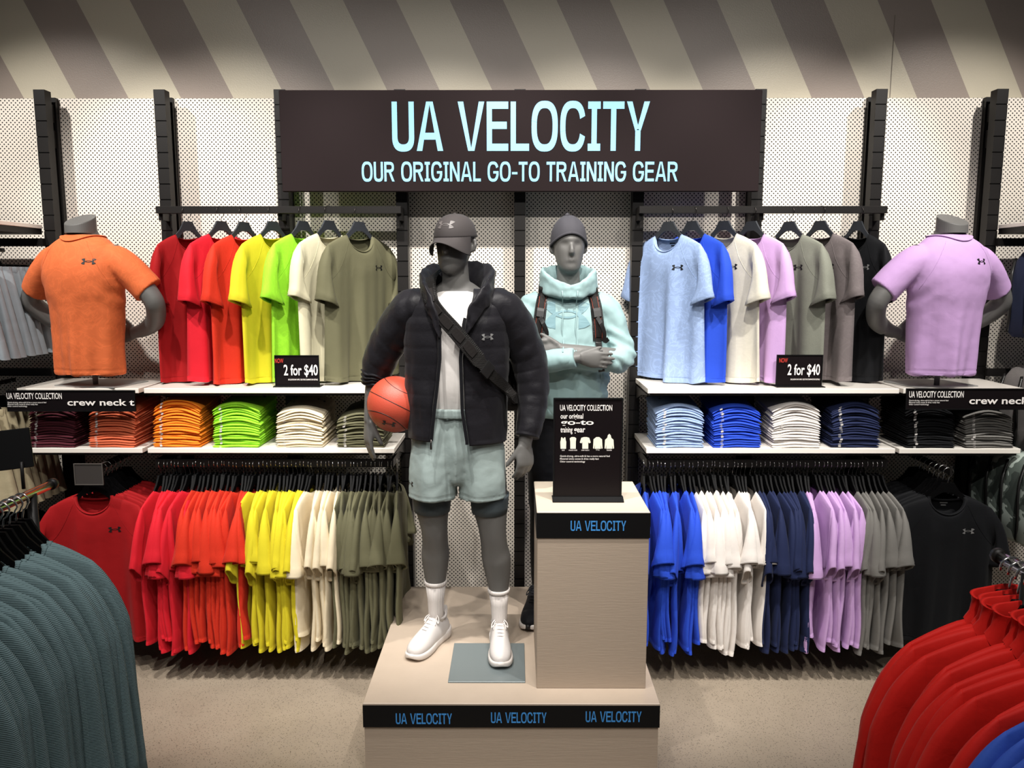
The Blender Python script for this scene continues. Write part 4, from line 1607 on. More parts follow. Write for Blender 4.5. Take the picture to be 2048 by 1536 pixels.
# basketball held against the hip
BC = at(791, 808, 3.375)
BR = .122
ball = thing('basketball', 'orange basketball tucked under the arm of the front mannequin', 'ball', BC)
bm = bmesh.new()
bmesh.ops.create_icosphere(bm, subdivisions=5, radius=BR)
V = [v.co[:] for v in bm.verts]
bm.verts.index_update()
F = [[v.index for v in f.verts] for f in bm.faces]
bm.free()
t_ = NT('pebbled orange leather')
t_.set(Base_Color=lin((186, 74, 54)), Roughness=.45)
vr = t_.n('ShaderNodeTexVoronoi')
vr.inputs['Scale'].default_value = 420
t_.l(t_.obj(), vr.inputs['Vector'])
t_.bump(vr.outputs['Distance'], .25, .002)
ob('skin', V, F, t_.m, ball)
bbv = BVHTree.FromPolygons(V, F)
Rb = Matrix.Rotation(R(27), 3, 'Y') @ Matrix.Rotation(R(-12), 3, 'X')
circ = [[(math.cos(a), math.sin(a) * 0, math.sin(a)) for a in np.linspace(0, 2 * math.pi, 61)]]
L_ = []
for a in np.linspace(0, 2 * math.pi, 73):
    L_.append(Vector((math.cos(a), math.sin(a), .0)))
M_ = [Vector((math.cos(a), 0, math.sin(a))) for a in np.linspace(0, 2 * math.pi, 73)]
C1 = [Vector((math.cos(a) * .78, math.sin(a) * .78, .55 + .12 * math.cos(2 * a))).normalized() for a in np.linspace(0, 2 * math.pi, 73)]
C2 = [Vector((math.cos(a) * .78, math.sin(a) * .78, -.55 - .12 * math.cos(2 * a))).normalized() for a in np.linspace(0, 2 * math.pi, 73)]
for c in (L_, M_, C1, C2):
    ob('seam', *sweep([Rb @ p * (BR - .0004) for p in c], .0017, 6, False, front=(.3, .2, .9)), M_INK, ball)
nd = Vector((-.12, -.8, -.55)).normalized()
emblem(ball, bbv, nd * BR, .03, M_INK, dirn=-nd, ex=Vector((.8, -.1, -.25)).normalized(), ez=Vector((.28, -.5, .78)).normalized())

# sling bag over the jacket
bag = thing('sling_bag', 'black sling bag with ribbed strap across the quilted jacket', 'bag', (MX, MY, PLZ))
key = [(-.10, 1.555), (-.092, 1.51), (-.055, 1.455), (0, 1.40), (.055, 1.345), (.11, 1.285), (.16, 1.235), (.21, 1.185)]
pts = [(x, jfront(x, min(z, 1.5)) - .012 if i else -.075, z) for i, (x, z) in enumerate(key)]
pts[0] = (-.105, -.06, 1.585)
pts = [(-.085, .075, 1.62)] + pts + [(.243, -.06, 1.145), (.25, .04, 1.13), (.235, .12, 1.14)]
P = smoothpath(pts, 6)
nn = []
for p in P:
    nn.append(nrm((p[0] * 1.2, p[1] * 2.4 - (.05 if p[1] < 0 else -.05), .25 if p[2] > 1.5 else 0)))
wd = [.058 if i < 36 else .044 for i in range(len(P))]
ob('strap', *ribbon(P, nn, wd, .009), M_STRAP, bag, False)
pad = [i for i in range(8, 36)]
for a in range(9, 33, 5):
    ob('strap_pad', *ribbon([P[i] + nn[i] * .007 for i in range(a, a + 5)], [nn[i] for i in range(a, a + 5)], [.032, .036, .037, .036, .032], .006), M_PADS, bag, False)
for e in (-1, 1):
    for i in range(8, 35):
        for h in (0, .5):
            p = P[i] * (1 - h) + P[i + 1] * h
            t_ = nrm(P[i + 1] - P[i])
            s_ = np.cross(t_, nn[i])
            if (2 * i + int(2 * h)) % 1 == 0:
                pass
    # stitched loops along both edges, one strip each
    mbx = MB()
    for i in range(8, 35):
        t_ = nrm(P[i + 1] - P[i])
        s_ = np.cross(t_, nn[i])
        for h in (.0, .5):
            p = P[i] * (1 - h) + P[i + 1] * h + nn[i] * .008
            mbx.add(*sweep([p + e * s_ * .02, p + e * s_ * .0285], .0017, 5))
    mbx.ob('edge_stitching', M_BUCKLE, bag)
i = 37
ob('buckle', *ribbon([P[i] + nn[i] * .008, P[i + 1] + nn[i + 1] * .008, P[i + 3] + nn[i + 3] * .008], [nn[i]] * 3, .056, .010), M_BUCKLE, bag, False)
mbb = MB().box(.17, .355, .12, .24, 1.05, 1.27, .03)
link(bpy.data.objects.new('pouch', done(remesh(mbb.V, mbb.F, .012, 6), M_PADS)), bag)

lift([jk, ts, bag], .045, 1.16, 1.48)
# ---- mannequin with the backpack
NX_, NY_ = 0.252, 3.74
man2 = thing('mannequin', 'grey mannequin with crossed arms in mint hoodie and charcoal beanie behind the podium', 'mannequin', (NX_, NY_, PLZ))
mb = MB()
limb(mb, [(0, .02, .80, .12, .09), (0, .02, .95, .15, .10), (0, .015, 1.10, .14, .095), (0, 0, 1.25, .16, .11), (0, 0, 1.38, .175, .115), (0, .01, 1.48, .165, .1), (0, .015, 1.54, .11, .075), (0, .012, 1.58, .064, .06)], 28)
limb(mb, [(-.14, .01, 1.48, .055, .055), (-.195, .005, 1.42, .05, .05), (-.222, -.03, 1.26, .042, .044), (-.15, -.13, 1.262, .04, .042), (-.04, -.185, 1.275, .032, .036), (.02, -.196, 1.285, .024, .03), (.045, -.198, 1.288, .024, .031)])
limb(mb, [(.14, .01, 1.48, .055, .055), (.195, .005, 1.42, .05, .05), (.25, -.04, 1.29, .042, .044), (.16, -.13, 1.29, .04, .042), (.04, -.15, 1.31, .032, .034), (-.05, -.15, 1.325, .024, .03)])
lift_mb(mb, .035, 1.34, 1.50)
limb(mb, [(0, .015, 1.50, .068, .065), (0, .008, 1.58, .058, .06), (0, 0, 1.66, .054, .059), (0, -.002, 1.72, .052, .057)])
h2 = head(mb, (0, -.012, 1.668), R(4))
hand(mb, (.04, -.197, 1.288), (1, -.02, -.12), (.05, 1, 0), (.12, 0, 1), curl=.14, thumb=(.85, .42, .12))
hand(mb, (-.045, -.15, 1.325), (-1, .0, .08), (-.1, 1, -.3), (0, -.2, 1), curl=.2)
for s in (-1, 1):
    limb(mb, [(s * .085, .02, .93, .088, .1), (s * .10, .02, .70, .075, .085), (s * .105, .02, .54, .055, .06), (s * .11, .035, .41, .055, .06), (s * .115, .03, .22, .036, .04), (s * .115, .025, .10, .033, .04)])
link(bpy.data.objects.new('body', done(remesh(mb.V, mb.F, .0052, 7), M_MANN)), man2)
# hoodie
mb = MB()
limb(mb, [(0, .01, 1.0, .178, .125), (0, .01, 1.02, .186, .132), (0, .008, 1.10, .197, .138), (0, .004, 1.25, .2, .14), (0, .002, 1.37, .203, .14), (0, .006, 1.46, .192, .122), (0, .01, 1.53, .14, .095), (0, .012, 1.57, .095, .08)], 36)
limb(mb, [(-.12, .01, 1.49, .07, .08), (-.178, .008, 1.455, .07, .078), (-.215, -.008, 1.36, .066, .072), (-.228, -.03, 1.27, .062, .066), (-.19, -.09, 1.255, .058, .062), (-.11, -.15, 1.265, .054, .058), (-.03, -.185, 1.278, .048, .054), (.012, -.194, 1.284, .044, .05)], 24)
limb(mb, [(.12, .01, 1.49, .07, .08), (.178, .008, 1.455, .07, .078), (.225, -.01, 1.37, .066, .072), (.255, -.04, 1.285, .064, .068), (.21, -.1, 1.265, .058, .064), (.12, -.13, 1.272, .054, .058), (.02, -.14, 1.285, .048, .052), (-.02, -.14, 1.29, .044, .05)], 24)
me = remesh(mb.V, mb.F, .0062, 5)
V, N = getV(me), getN(me)
V = V + N * (.0055 * fbm(V, 11, 1.0) + .004 * np.sin(V[:, 2] * 95 + V[:, 0] * 60 + 5 * fbm(V, 5, 4)) * (np.abs(V[:, 0]) > .15) + .003 * np.sin(V[:, 0] * 80 + V[:, 2] * 25) * (V[:, 2] < 1.2))[:, None]
setV(me, V)
hd = link(bpy.data.objects.new('hoodie', done(me, M_MINT)), man2)
hbv = bvh_of(me)
emblem(hd, hbv, (-.012, 0, 1.452), .108, M_MINTD, off=.002)
HP = smoothpath([(0, -.115, 1.545), (.045, -.106, 1.555), (.08, -.066, 1.575), (.098, 0, 1.592), (.07, .072, 1.605), (0, .095, 1.61), (-.07, .072, 1.605), (-.098, 0, 1.592), (-.08, -.066, 1.575), (-.045, -.106, 1.555), (0, -.115, 1.545)], 7)
tt = np.linspace(0, 1, len(HP))
ob('hood', *hood(HP, [.55 + .45 * math.sin(math.pi * t) for t in tt], [.75 + .35 * math.sin(math.pi * t) for t in tt], .3, 5.0, .007, True), M_MINT, hd)
for s, xx in ((-1, -.032), (1, .03)):
    ys = [hbv.ray_cast(Vector((xx, -.5, z)), Vector((0, 1, 0)))[0] for z in (1.49, 1.45, 1.40, 1.35, 1.315)]
    pp = [(xx + s * .004, -.14, 1.55), (xx + s * .002, -.152, 1.525)] + [(xx + .004 * math.sin(9 * i), y.y - .004, y.z) for i, y in enumerate(ys) if y]
    ob('drawstring', *sweep(smoothpath(pp, 5), .0028, 7), M_MINT, hd)
ob('cuff', *sweep([(-.035, -.184, 1.277), (-.03, -.186, 1.278), (.018, -.195, 1.285), (.022, -.196, 1.286)], [(.044, .05), (.0475, .0535), (.0455, .0515), (.04, .046)], 22), M_MINT, hd)
ob('hem_band', *loft([[(w_ * math.sin(a), .01 - d_ * math.cos(a), z) for a in np.linspace(0, 2 * math.pi, 61)[:-1]] for z, w_, d_ in ((.99, .178, .126), (.992, .185, .132), (1.04, .189, .135), (1.046, .184, .13))], False), M_MINT, hd)
# beanie
def bedge(a):
    return .150 + .024 * math.cos(a) - .030 * math.sin(a) ** 2


rings = []
for e in np.linspace(0, 1, 18):
    ring = []
    for a in np.linspace(0, 2 * math.pi, 57)[:-1]:
        z0 = bedge(a)
        z = z0 + (.262 - z0) * math.sin(e * math.pi / 2)
        c = math.sqrt(max(0, 1 - max(0, (z - .135) / .1275) ** 2.4)) if z > .135 else 1.0
        c = max(.02, c)
        ring.append(h2((.0845 * c * math.sin(a), .008 - .107 * c * math.cos(a), z + .004 * noise.noise(Vector((math.sin(a) * 3, math.cos(a) * 3, e * 3))))))
    rings.append(ring)
bn = ob('beanie', *loft(rings, True), M_BEANIE, man2)
ob('band', *sweep([h2((.0855 * math.sin(a), .008 - .108 * math.cos(a), bedge(a) + .003)) for a in np.linspace(0, 2 * math.pi, 57)], (.004, .006), 8, False, front=(0, 0, 1)), M_BEANIE, bn)
ob('top_knot', *sweep([h2((-.012, .006, .256)), h2((-.004, .006, .268)), h2((.004, .008, .266))], [.012, .008, .003], 10), M_BEANIE, bn)
# track pants and black shoes
mb = MB()
for s in (-1, 1):
    limb(mb, [(s * .065, .02, 1.05, .095, .11), (s * .085, .02, .93, .098, .118), (s * .10, .02, .75, .09, .105), (s * .105, .02, .54, .075, .085), (s * .112, .03, .30, .062, .066), (s * .115, .028, .15, .05, .054), (s * .115, .026, .10, .046, .05)], 24)
me = remesh(mb.V, mb.F, .0075, 6)
V, N = getV(me), getN(me)
setV(me, V + N * (.006 * fbm(V, 8, 2.0))[:, None])
link(bpy.data.objects.new('track_pants', done(me, M_PANTS)), man2)
shoe(man2, (-.150, -.02, .0), R(-10), M_SHOEB, M_SOLEW, M_SHOEB, M_INK, ridged=True)
shoe(man2, (.125, .02, .0), R(8), M_SHOEB, M_SOLEW, M_SHOEB, M_INK, ridged=True)
# backpack
bp = thing('backpack', 'black backpack with orange piped straps worn over the mint hoodie', 'backpack', (NX_, NY_, PLZ))
mbb = MB().box(-.15, .15, .14, .30, 1.08, 1.52, .05)
link(bpy.data.objects.new('pack', done(remesh(mbb.V, mbb.F, .014, 8), M_PADS)), bp)
for s in (-1, 1):
    xs = (-.128, .122)[(s + 1) // 2]
    pts = []
    for x, z in ((xs * .92, 1.525), (xs * .98, 1.49), (xs * 1.05, 1.44), (xs * 1.1, 1.39), (xs * 1.1, 1.345), (xs * 1.12, 1.30), (xs * 1.2, 1.22)):
        h = hbv.ray_cast(Vector((x, -.6, z)), Vector((0, 1, 0)))[0]
        pts.append((x, (h.y if h else -.1) - .006, z))
    pts = [(xs * .85, .12, 1.54), (xs * .86, .03, 1.575), (xs * .88, -.05, 1.56)] + pts
    P = smoothpath(pts, 5)
    nn = [nrm((.1 * s, -1 if p[1] < -.06 else -.3, .35 if p[2] > 1.5 else .0) if p[1] < 0 else (0, .2, 1)) for p in P]
    n1 = next(i for i, p in enumerate(P) if p[2] < 1.35 and p[1] < -.05)
    ob('strap', *ribbon(P[:n1], nn[:n1], .056, .008), M_STRAP, bp, False)
    ob('lower_strap', *ribbon(P[n1 - 1:], nn[n1 - 1:], .03, .004), M_BUCKLE, bp, False)
    ob('strap_webbing', *ribbon([p + q * .007 for p, q in zip(P[8:n1 - 2], nn[8:n1 - 2])], nn[8:n1 - 2], .026, .004), M_PADS, bp, False)
    for e in (-1, 1):
        L_ = [P[i] + nn[i] * .009 + e * np.cross(nrm(P[i + 1] - P[i]), nn[i]) * .0155 for i in range(16, n1 - 1)]
        ob('piping', *sweep(L_, .0008, 5), M_ORANGEPIPE, bp)
        mbx = MB()
        for i in range(14, n1 - 1):
            t_ = nrm(P[i + 1] - P[i])
            s_ = np.cross(t_, nn[i])
            for h in (0, .33, .66):
                p = P[i] * (1 - h) + P[i + 1] * h + nn[i] * .008
                mbx.add(*sweep([p + e * s_ * .017, p + e * s_ * .027], .0014, 5))
        mbx.ob('edge_stitching', M_BUCKLE, bp)
    m_ = 22
    ob('buckle', *ribbon([P[m_] + nn[m_] * .01, P[m_ + 1] + nn[m_ + 1] * .01, P[m_ + 3] + nn[m_ + 3] * .01], [nn[m_]] * 3, .036, .008), M_BUCKLE, bp, False)
    q = P[m_ + 3]
    ob('strap_tail', *ribbon(smoothpath([q + np.array((0, -.014, 0)), q + np.array((.014, -.03, -.02)), q + np.array((.03, -.03, -.05)), q + np.array((.034, -.022, -.085)), q + np.array((.05, -.028, -.075))], 4), [(0, -1, 0)] * 17, .018, .003), M_BUCKLE, bp, False)


lift([hd, bp], .035, 1.34, 1.50)


# ---- half torsos on the upper shelves
def torso(x, colour, label, flip, seed):
    t = thing('torso_mannequin', label, 'mannequin', (x, 3.86, UPZ), R(13) if flip else R(-13))
    mb = MB()
    limb(mb, [(0, .01, .18, .14, .09), (0, .005, .30, .15, .1), (0, 0, .45, .18, .11), (0, .005, .56, .185, .105), (0, .015, .63, .13, .08), (0, .016, .67, .08, .07)], 28)
    limb(mb, [(0, .015, .58, .09, .085), (0, .012, .64, .08, .08), (0, .004, .67, .071, .073), (0, -.004, .69, .066, .07), (0, -.006, .695, .066, .07)], 28, 6)
    for s in (-1, 1):
        limb(mb, [(s * .14, .01, .585, .065, .065), (s * .19, .015, .545, .056, .058), (s * .28, .02, .475, .051, .053), (s * .34, .025, .41, .046, .048), (s * .352, .04, .365, .046, .046), (s * .30, .10, .30, .044, .044), (s * .20, .15, .255, .034, .036), (s * .12, .165, .235, .026, .03)], 22)
        hand(mb, (s * .13, .165, .236), (-s, .0, -.12), (0, 1, 0), (0, .1, 1), curl=.2)
    mb.V = [(v[0], v[1], .06 + (v[2] - .06) * 1.095) for v in mb.V]
    me = remesh(mb.V, mb.F, .0055, 6)
    link(bpy.data.objects.new('body', done(me, M_MANN)), t)
    rr_ = [[((.0685 - .0012 * k) * math.sin(a), -.004 - (.0725 - .0012 * k) * math.cos(a), (.74, .802 - .030 * math.cos(a), .806 - .030 * math.cos(a))[k]) for a in np.linspace(0, 2 * math.pi, 49)[:-1]] for k in (0, 1, 2)]
    ob('neck_cap', *loft(rr_, True), M_MANN, t, False)
    mb = MB()
    limb(mb, [(0, .006, .060, .176, .118), (0, .006, .09, .177, .119), (0, .005, .22, .18, .12), (0, .002, .35, .191, .124), (0, -.004, .45, .206, .132), (0, -.004, .52, .212, .132), (0, .004, .59, .2, .115), (0, .012, .64, .145, .095), (0, .014, .672, .088, .082)], 40, 6)
    for s in (-1, 1):
        limb(mb, [(s * .11, .008, .58, .06, .08), (s * .175, .012, .56, .069, .08), (s * .24, .022, .515, .07, .078), (s * .295, .034, .462, .07, .076), (s * .322, .042, .432, .07, .076)], 26)
    me = remesh(mb.V, mb.F, .0058, 4)
    V, N = getV(me), getN(me)
    ang = np.arctan2(V[:, 0], -V[:, 1])
    low = np.clip((.42 - V[:, 2]) / .34, 0, 1) * (np.abs(V[:, 0]) < .23)
    dis = .010 * low * np.sin(ang * 5 + seed + V[:, 2] * 2) + .005 * low * np.sin(ang * 11 + seed * 2 - V[:, 2] * 6)
    dg = V[:, 2] + .9 * np.abs(V[:, 0])
    arm = np.exp(-((np.abs(V[:, 0]) - .2) / .05) ** 2 - ((V[:, 2] - .42) / .09) ** 2)
    dis += .0028 * arm * np.sin(dg * 70 + seed) + .003 * fbm(V, 8, seed)
    gr = (np.abs(V[:, 2] - .083) < .003) & (np.abs(V[:, 0]) < .21)
    dis[gr] -= .002
    setV(me, V + N * dis[:, None] * np.array((1, 1, .3)))
    V = getV(me)
    V[:, 2] = .06 + (V[:, 2] - .06) * 1.095
    setV(me, V)
    ts = link(bpy.data.objects.new('t_shirt', done(me, FB[colour])), t)
    bv = bvh_of(me)
    emblem(ts, bv, ((.075 if flip else .118), 0, .605), .030, M_INK)
    cp_ = []
    for a in np.linspace(0, 2 * math.pi, 49):
        x_, y_ = .094 * math.sin(a), .012 - (.089 + .012 * max(0, math.cos(a))) * math.cos(a)
        h_ = bv.ray_cast(Vector((x_, y_, 1.2)), Vector((0, 0, -1)))[0]
        cp_.append((x_, y_, (h_.z if h_ else .70) + .002))
    ob('collar', *sweep(cp_, [(.008, .004)] * 49, 8, False, front=(0, 0, 1)), FB[colour], ts)
    for s in (-1, 1):
        strip_on(bv, [(s * x_, 0, z_) for x_, z_ in zip(np.linspace(.085, .195, 14), np.interp(np.linspace(0, 1, 14), [0, .3, .6, .85, 1], [.70, .65, .59, .53, .475]))], .0006, .0012, 'seam', FB[colour], ts)
    ob('pole', *sweep([(0, .02, .004), (0, .02, .22)], .013, 16), M_STEEL, t)
    MB().box(-.17, .17, -.06, .19, 0, .006, .001).ob('base_plate', M_STEEL, t)
    return t


torso(at(166, 500, 3.86).x, 'orange torso', 'grey headless torso in burnt orange t-shirt on the short shelf', False, 1.0)
torso(at(1899, 500, 3.86).x, 'lilac', 'grey headless torso in lilac t-shirt on the short shelf', True, 2.6)

# ------------------------------------------------------------------ neighbouring bays at both ends of the wall
for sgn, nm in ((-1, 'grey shorts'), (1, 'navy backpacks')):
    xa, xb = (-3.05, -2.445) if sgn < 0 else (2.495, 3.09)
    t = thing('wall_shelf', 'high shelf with dark underside above the %s' % nm, 'shelf', (0, 0, 2.215))
    MB().box(xa, xb, SFY - .02, POSTY - .005, -.02, 0, .0015).ob('board', M_SHELF, t)
    MB().box(xa + .004, xb - .004, SFY, POSTY - .005, -.05, -.02).ob('tray', M_BLACK, t)
    for z, w in ((2.125, 'upper'), (1.45, 'middle'), (.87, 'lower')):
        t = thing('cross_bar', '%s black cross bar behind the %s bay' % (w, nm), 'bar')
        MB().box(xa - .6 if sgn < 0 else xa - .01, xb + .01 if sgn < 0 else xb + .6, POSTY - .03, POSTY - .004, z - .02, z + .02).ob('bar', M_BLACK, t)
        xc = -2.64 if sgn < 0 else (2.68 if z > 1 else 2.6)
        MB().box(xc - .006, xc + .006, 3.66, POSTY - .03, z - .05, z - .03).ob('faceout', M_BLACK, t)


def shorts_geo(L=.42, seed=0):
    rg = random.Random(seed)
    p1 = rg.uniform(0, 6)
    m = MB()
    for s in (-1, 1):
        rings = []
        for t in np.linspace(0, 1, 14):
            z = -L * t
            cx = s * (.072 + .045 * t)
            w_ = .078 + .028 * t
            th = .018 + .03 * t
            rings.append([(cx + w_ * math.cos(a), th * math.sin(a) * (1 + .3 * math.sin(5 * a + p1 + 3 * t)) + .012 * t * math.sin(9 * cx + 6 * a), z - .02 * t * math.cos(a) * s) for a in np.linspace(0, 2 * math.pi, 27)[:-1]])
        m.add(*loft(rings, False))
    wb = [[(.152 * math.cos(a) * (1 + .01 * math.sin(40 * a)), (.022 + dr) * math.sin(a) * (1 + .12 * math.sin(30 * a)), z) for a in np.linspace(0, 2 * math.pi, 121)[:-1]] for z, dr in ((-.035, 0), (-.03, .005), (-.018, .003), (-.004, .005), (0, .0))]
    return m, wb


SHG = [shorts_geo(seed=k) for k in range(3)]
SHM = [(g[0].me('shorts', FB['white'], True), mesh('waistband', *loft(g[1], False), True, [FB['white']])) for g in SHG]
CLIPB = MB().box(-.15, .15, -.004, .004, -.012, .0, .002).box(-.13, -.11, -.008, .008, -.045, -.004).box(.11, .13, -.008, .008, -.045, -.004).box(-.012, .012, -.004, .004, -.002, .018).me('clip_bar', M_HANGERB)
for nm, zt, mat, L in (('silver grey', 2.01, fabric('silver grey woven', (140, 148, 154), rough=.5, wrinkle=.5), 1.0), ('khaki', 1.325, fabric('khaki woven', (176, 164, 134), rough=.6, wrinkle=.5), 1.12)):
    for k in range(7):
        y = 3.72 + .06 * k
        hg = thing('clip_hanger', 'black clip hanger of the %s %s shorts from the front' % (ORD[k + 1], nm), 'hanger', (-2.64, y, zt), R(random.uniform(-4, 4)), 'clip hangers')
        inst('clip_bar', CLIPB, hg)
        o = inst('hook', HKC, hg, (0, 0, .012))
        o = thing('shorts', '%s pair of %s shorts from the front, hanging at the end of the wall' % (ORD[k + 1], nm), 'shorts', (-2.64, y, zt - .012), R(random.uniform(-5, 5)), '%s shorts' % nm)
        a, b = SHM[k % 3]
        for n_, me in (('legs', a), ('waistband', b)):
            q = recolor(inst(n_, me, o), mat)
            q.scale = (1.12, 1, L)
for k in range(5):
    y = 3.74 + .07 * k
    hanger('black hanger of the %s dark t-shirt below the khaki shorts' % ORD[k + 1], 'hangers below the khaki shorts', (-2.64, y, .815), 0, 1)
    t = thing('t_shirt', '%s dark t-shirt from the front below the khaki shorts' % ORD[k + 1], 't-shirt', (-2.64, y, .755), R(random.uniform(-3, 3)), 'dark t-shirts below the khaki shorts')
    b, sl = RV[k]
    for n_, me in (('body', b), ('sleeve', sl[0]), ('sleeve', sl[1])):
        recolor(inst(n_, me, t), FB['black'])

# ------------------------------------------------------------------ backpacks on the wall
mb = MB()
rings = []
for z, w_, d_ in ((-.44, .10, .05), (-.445, .12, .07), (-.42, .145, .085), (-.30, .152, .09), (-.15, .148, .085), (-.06, .132, .072), (-.02, .105, .055), (0, .06, .03)):
    rings.append([(w_ * math.copysign(abs(math.sin(a)) ** .6, math.sin(a)), -d_ * math.copysign(abs(math.cos(a)) ** .6, math.cos(a)), z) for a in np.linspace(0, 2 * math.pi, 33)[:-1]])
BPB = mesh('pack', *loft(rings[::1], True), True, [FB['white']])
rings = []
for z, w_, d_ in ((-.425, .10, .03), (-.42, .115, .05), (-.32, .118, .055), (-.24, .112, .045), (-.225, .10, .02)):
    rings.append([(w_ * math.copysign(abs(math.sin(a)) ** .6, math.sin(a)), -.07 - d_ * math.copysign(abs(math.cos(a)) ** .6, math.cos(a)), z) for a in np.linspace(0, 2 * math.pi, 33)[:-1]])
BPP = mesh('front_pocket', *loft(rings, True), True, [FB['white']])
BPH = mesh('handle', *sweep(smoothpath([(-.03, .02, -.01), (-.02, .02, .03), (.02, .02, .03), (.03, .02, -.01)], 5), (.004), 8), True, [M_BUCKLE])
BPZ = mesh('zipper', *sweep([(.135 * math.sin(a), -.088 + .02 * abs(math.sin(a)), -.14 + .085 * math.cos(a)) for a in np.linspace(-1.8, 1.8, 25)], .003, 6), True, [M_BUCKLE])
BPS = mesh('side_strap', *ribbon(smoothpath([(-.10, .07, -.05), (-.152, .05, -.15), (-.156, .04, -.3), (-.13, .06, -.42)], 6), [(-1, 0, 0)] * 19, .014, .004), True, [M_BUCKLE])
tc = NT('grey green camouflage')
nz = tc.noise(9, 2, tc.obj(), .5, .8)
rp = tc.n('ShaderNodeValToRGB')
rp.color_ramp.interpolation = 'CONSTANT'
rp.color_ramp.elements[0].color = lin((58, 66, 62))
e = rp.color_ramp.elements.new(.47)
e.color = lin((112, 126, 118))
rp.color_ramp.elements[1].position = .44
rp.color_ramp.elements[1].color = lin((88, 98, 92))
rp.color_ramp.elements[-1].position = .57
rp.color_ramp.elements[-1].color = lin((172, 184, 176))
tc.l(nz, rp.inputs[0])
tc.set(Base_Color=rp.outputs[0], Roughness=.6)
V_, F_ = emblem_tris()
EMB = mesh('emblem', [(a * .03, -.1272, -.31 + b * .03) for a, b in V_], F_, False, [M_WHITEPRINT])
for nm, zt, xc, mat in (('navy', 2.09, 2.66, fabric('navy pack cloth', (44, 50, 74), heather=.1)), ('heather grey', 1.50, 2.66, fabric('heather grey pack cloth', (124, 120, 118), heather=.3)), ('camouflage', 1.10, 2.545, tc.m)):
    for k in range(5):
        y = 4.04 - .115 * k
        if nm == 'camouflage' and k == 4:
            continue
        t = thing('backpack', '%s %s backpack from the wall, hanging at the end bay' % (ORD[k + 1], nm), 'backpack', (xc + .012 * k, y, zt), R(22 + random.uniform(-5, 5)), '%s backpacks' % nm)
        recolor(inst('pack', BPB, t), mat)
        recolor(inst('front_pocket', BPP, t), mat)
        inst('handle', BPH, t)
        inst('zipper', BPZ, t)
        inst('side_strap', BPS, t)
        inst('emblem', EMB, t)

# ------------------------------------------------------------------ near racks with long-sleeved tops
M_TEAL = fabric('slate teal waffle knit', (104, 126, 130), rough=.8, ribs=(2, 1500, .25), wrinkle=.35)
M_REDL = fabric('red quarter zip knit', (206, 34, 28), rough=.6, wrinkle=.3)
M_BLUEL = fabric('cornflower blue knit', (58, 92, 190), rough=.65, wrinkle=.3)
LV = []
for k in range(6):
    rg = random.Random(900 + k)
    V, F = tee_body(L=.76, th=.013, fold=.012, seed=910 + k, NS=22, NT=22, freq=(2.0, 4.0, 7.0), pexp=7)
    b = mesh('body', V, F, True, [M_TEAL])
    sl = [mesh('sleeve', *tee_sleeve(sg, c1=(.285 + rg.uniform(-.02, .03), -.70 + rg.uniform(-.03, .03)), h1=(.038, .01), th1=.019 + rg.uniform(0, .008), yo=rg.uniform(-.02, .02), K=34, seed=920 + k, wav=.08, long=(.262 + rg.uniform(-.015, .02), -.12)), True, [M_TEAL]) for sg in (-1, 1)]
    LV.append((b, sl))
rings = []
for t_, r_, y_ in ((0, 1.15, 0), (.3, 1.0, .002), (.7, .95, .004), (.95, .98, .006), (1.0, 1.02, .006), (.97, .9, .006), (.5, .88, .004)):
    rings.append([(.078 * r_ * math.sin(a), -.022 * r_ * math.cos(a) * (1.1 + .3 * math.sin(3 * a)), -.05 * max(0, math.cos(a)) * (1 - t_) - .004 + .055 * t_ - .012 * t_ * math.cos(a)) for a in np.linspace(0, 2 * math.pi, 33)[:-1]])
LCOL = mesh('collar', *loft(rings, False), True, [M_REDL])
LCRW = mesh('collar', *tee_collar(), True, [M_TEAL])


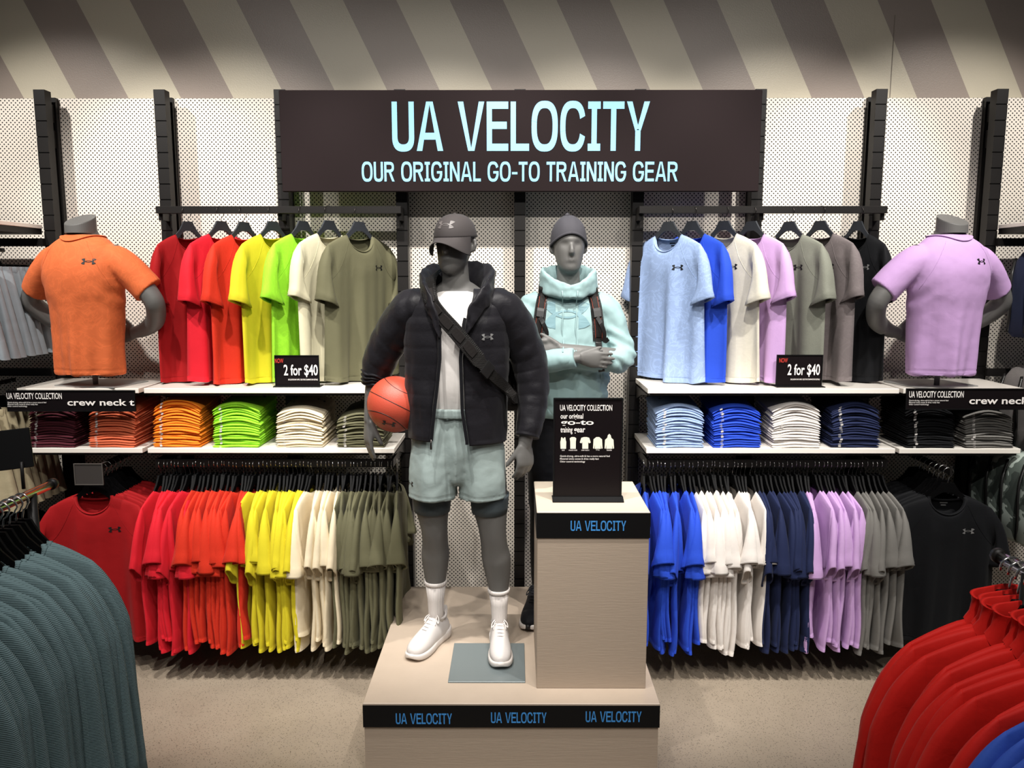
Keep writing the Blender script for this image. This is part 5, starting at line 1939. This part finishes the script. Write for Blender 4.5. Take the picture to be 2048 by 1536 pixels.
def near_rack(x, ys, z, items, label, gname, post_y):
    t = thing('garment_rack', label, 'rack')
    ob('rail', *sweep([(x, post_y[0], z), (x, post_y[1], z)], .013, 16), M_CHROME, t)
    for y in (post_y[1] - .1, post_y[0] + .1):
        ob('post', *sweep([(x, y, .03), (x, y, z)], .014, 12), M_BLACK, t)
        MB().box(x - .28, x + .28, y - .02, y + .02, 0, .035, .004).ob('foot', M_BLACK, t)
    ob('end_cap', *sweep([(x, post_y[1] - .004, z), (x, post_y[1] + .012, z)], .017, 16), M_BLACK, t)
    cnt = {}
    for k, y in enumerate(ys):
        nm, mat, col = items(k)
        cnt[nm] = cnt.get(nm, 0) + 1
        zz = z + .013 - .074
        rz = R(random.uniform(-7, 7))
        hg_ = hanger('black hanger of %s %s from the wall end, near rack' % (ORD[cnt[nm]], nm), 'hangers on the near racks', (x, y, zz), rz, 2)
        hg_.children[0].scale = (.86, .8, .95)
        r = thing('long_sleeve_top', '%s %s from the wall end of the near rack' % (ORD[cnt[nm]], nm), 'top', (x + random.uniform(-.012, .012), y, zz - .06), rz, gname)
        b, sl = LV[(k * 5 + 1) % 6]
        for n_, me in (('body', b), ('sleeve', sl[0]), ('sleeve', sl[1]), ('collar', col)):
            recolor(inst(n_, me, r), mat)


near_rack(-1.405, [2.18 - .029 * k for k in range(22)], 1.325, lambda k: ('slate teal long-sleeved top', M_TEAL, LCRW), 'chrome rail rack carrying slate teal long-sleeved tops', 'slate teal tops on the near rack', (1.2, 2.33))
near_rack(1.085, [1.66 - .0285 * k for k in range(20)], 1.33, lambda k: ('red quarter-zip top', M_REDL, LCOL) if k < 12 else ('cornflower blue long-sleeved top', M_BLUEL, LCRW), 'chrome rail rack carrying red quarter-zip tops', 'tops on the red near rack', (.85, 1.70))
# blank sign plate on the teal rack
t = thing('sign_plate', 'plain black sign plate standing on the chrome rail of the teal rack', 'sign', (-1.42, 2.22, 1.341))
MB().box(-.17, .035, -.004, .004, .06, .175, .002).ob('plate', M_STRIP, t).rotation_euler = (R(-8), R(-5), R(14))
ob('stem', *sweep([(0, 0, 0), (0, 0, .08)], .005, 8), M_BLACK, t)
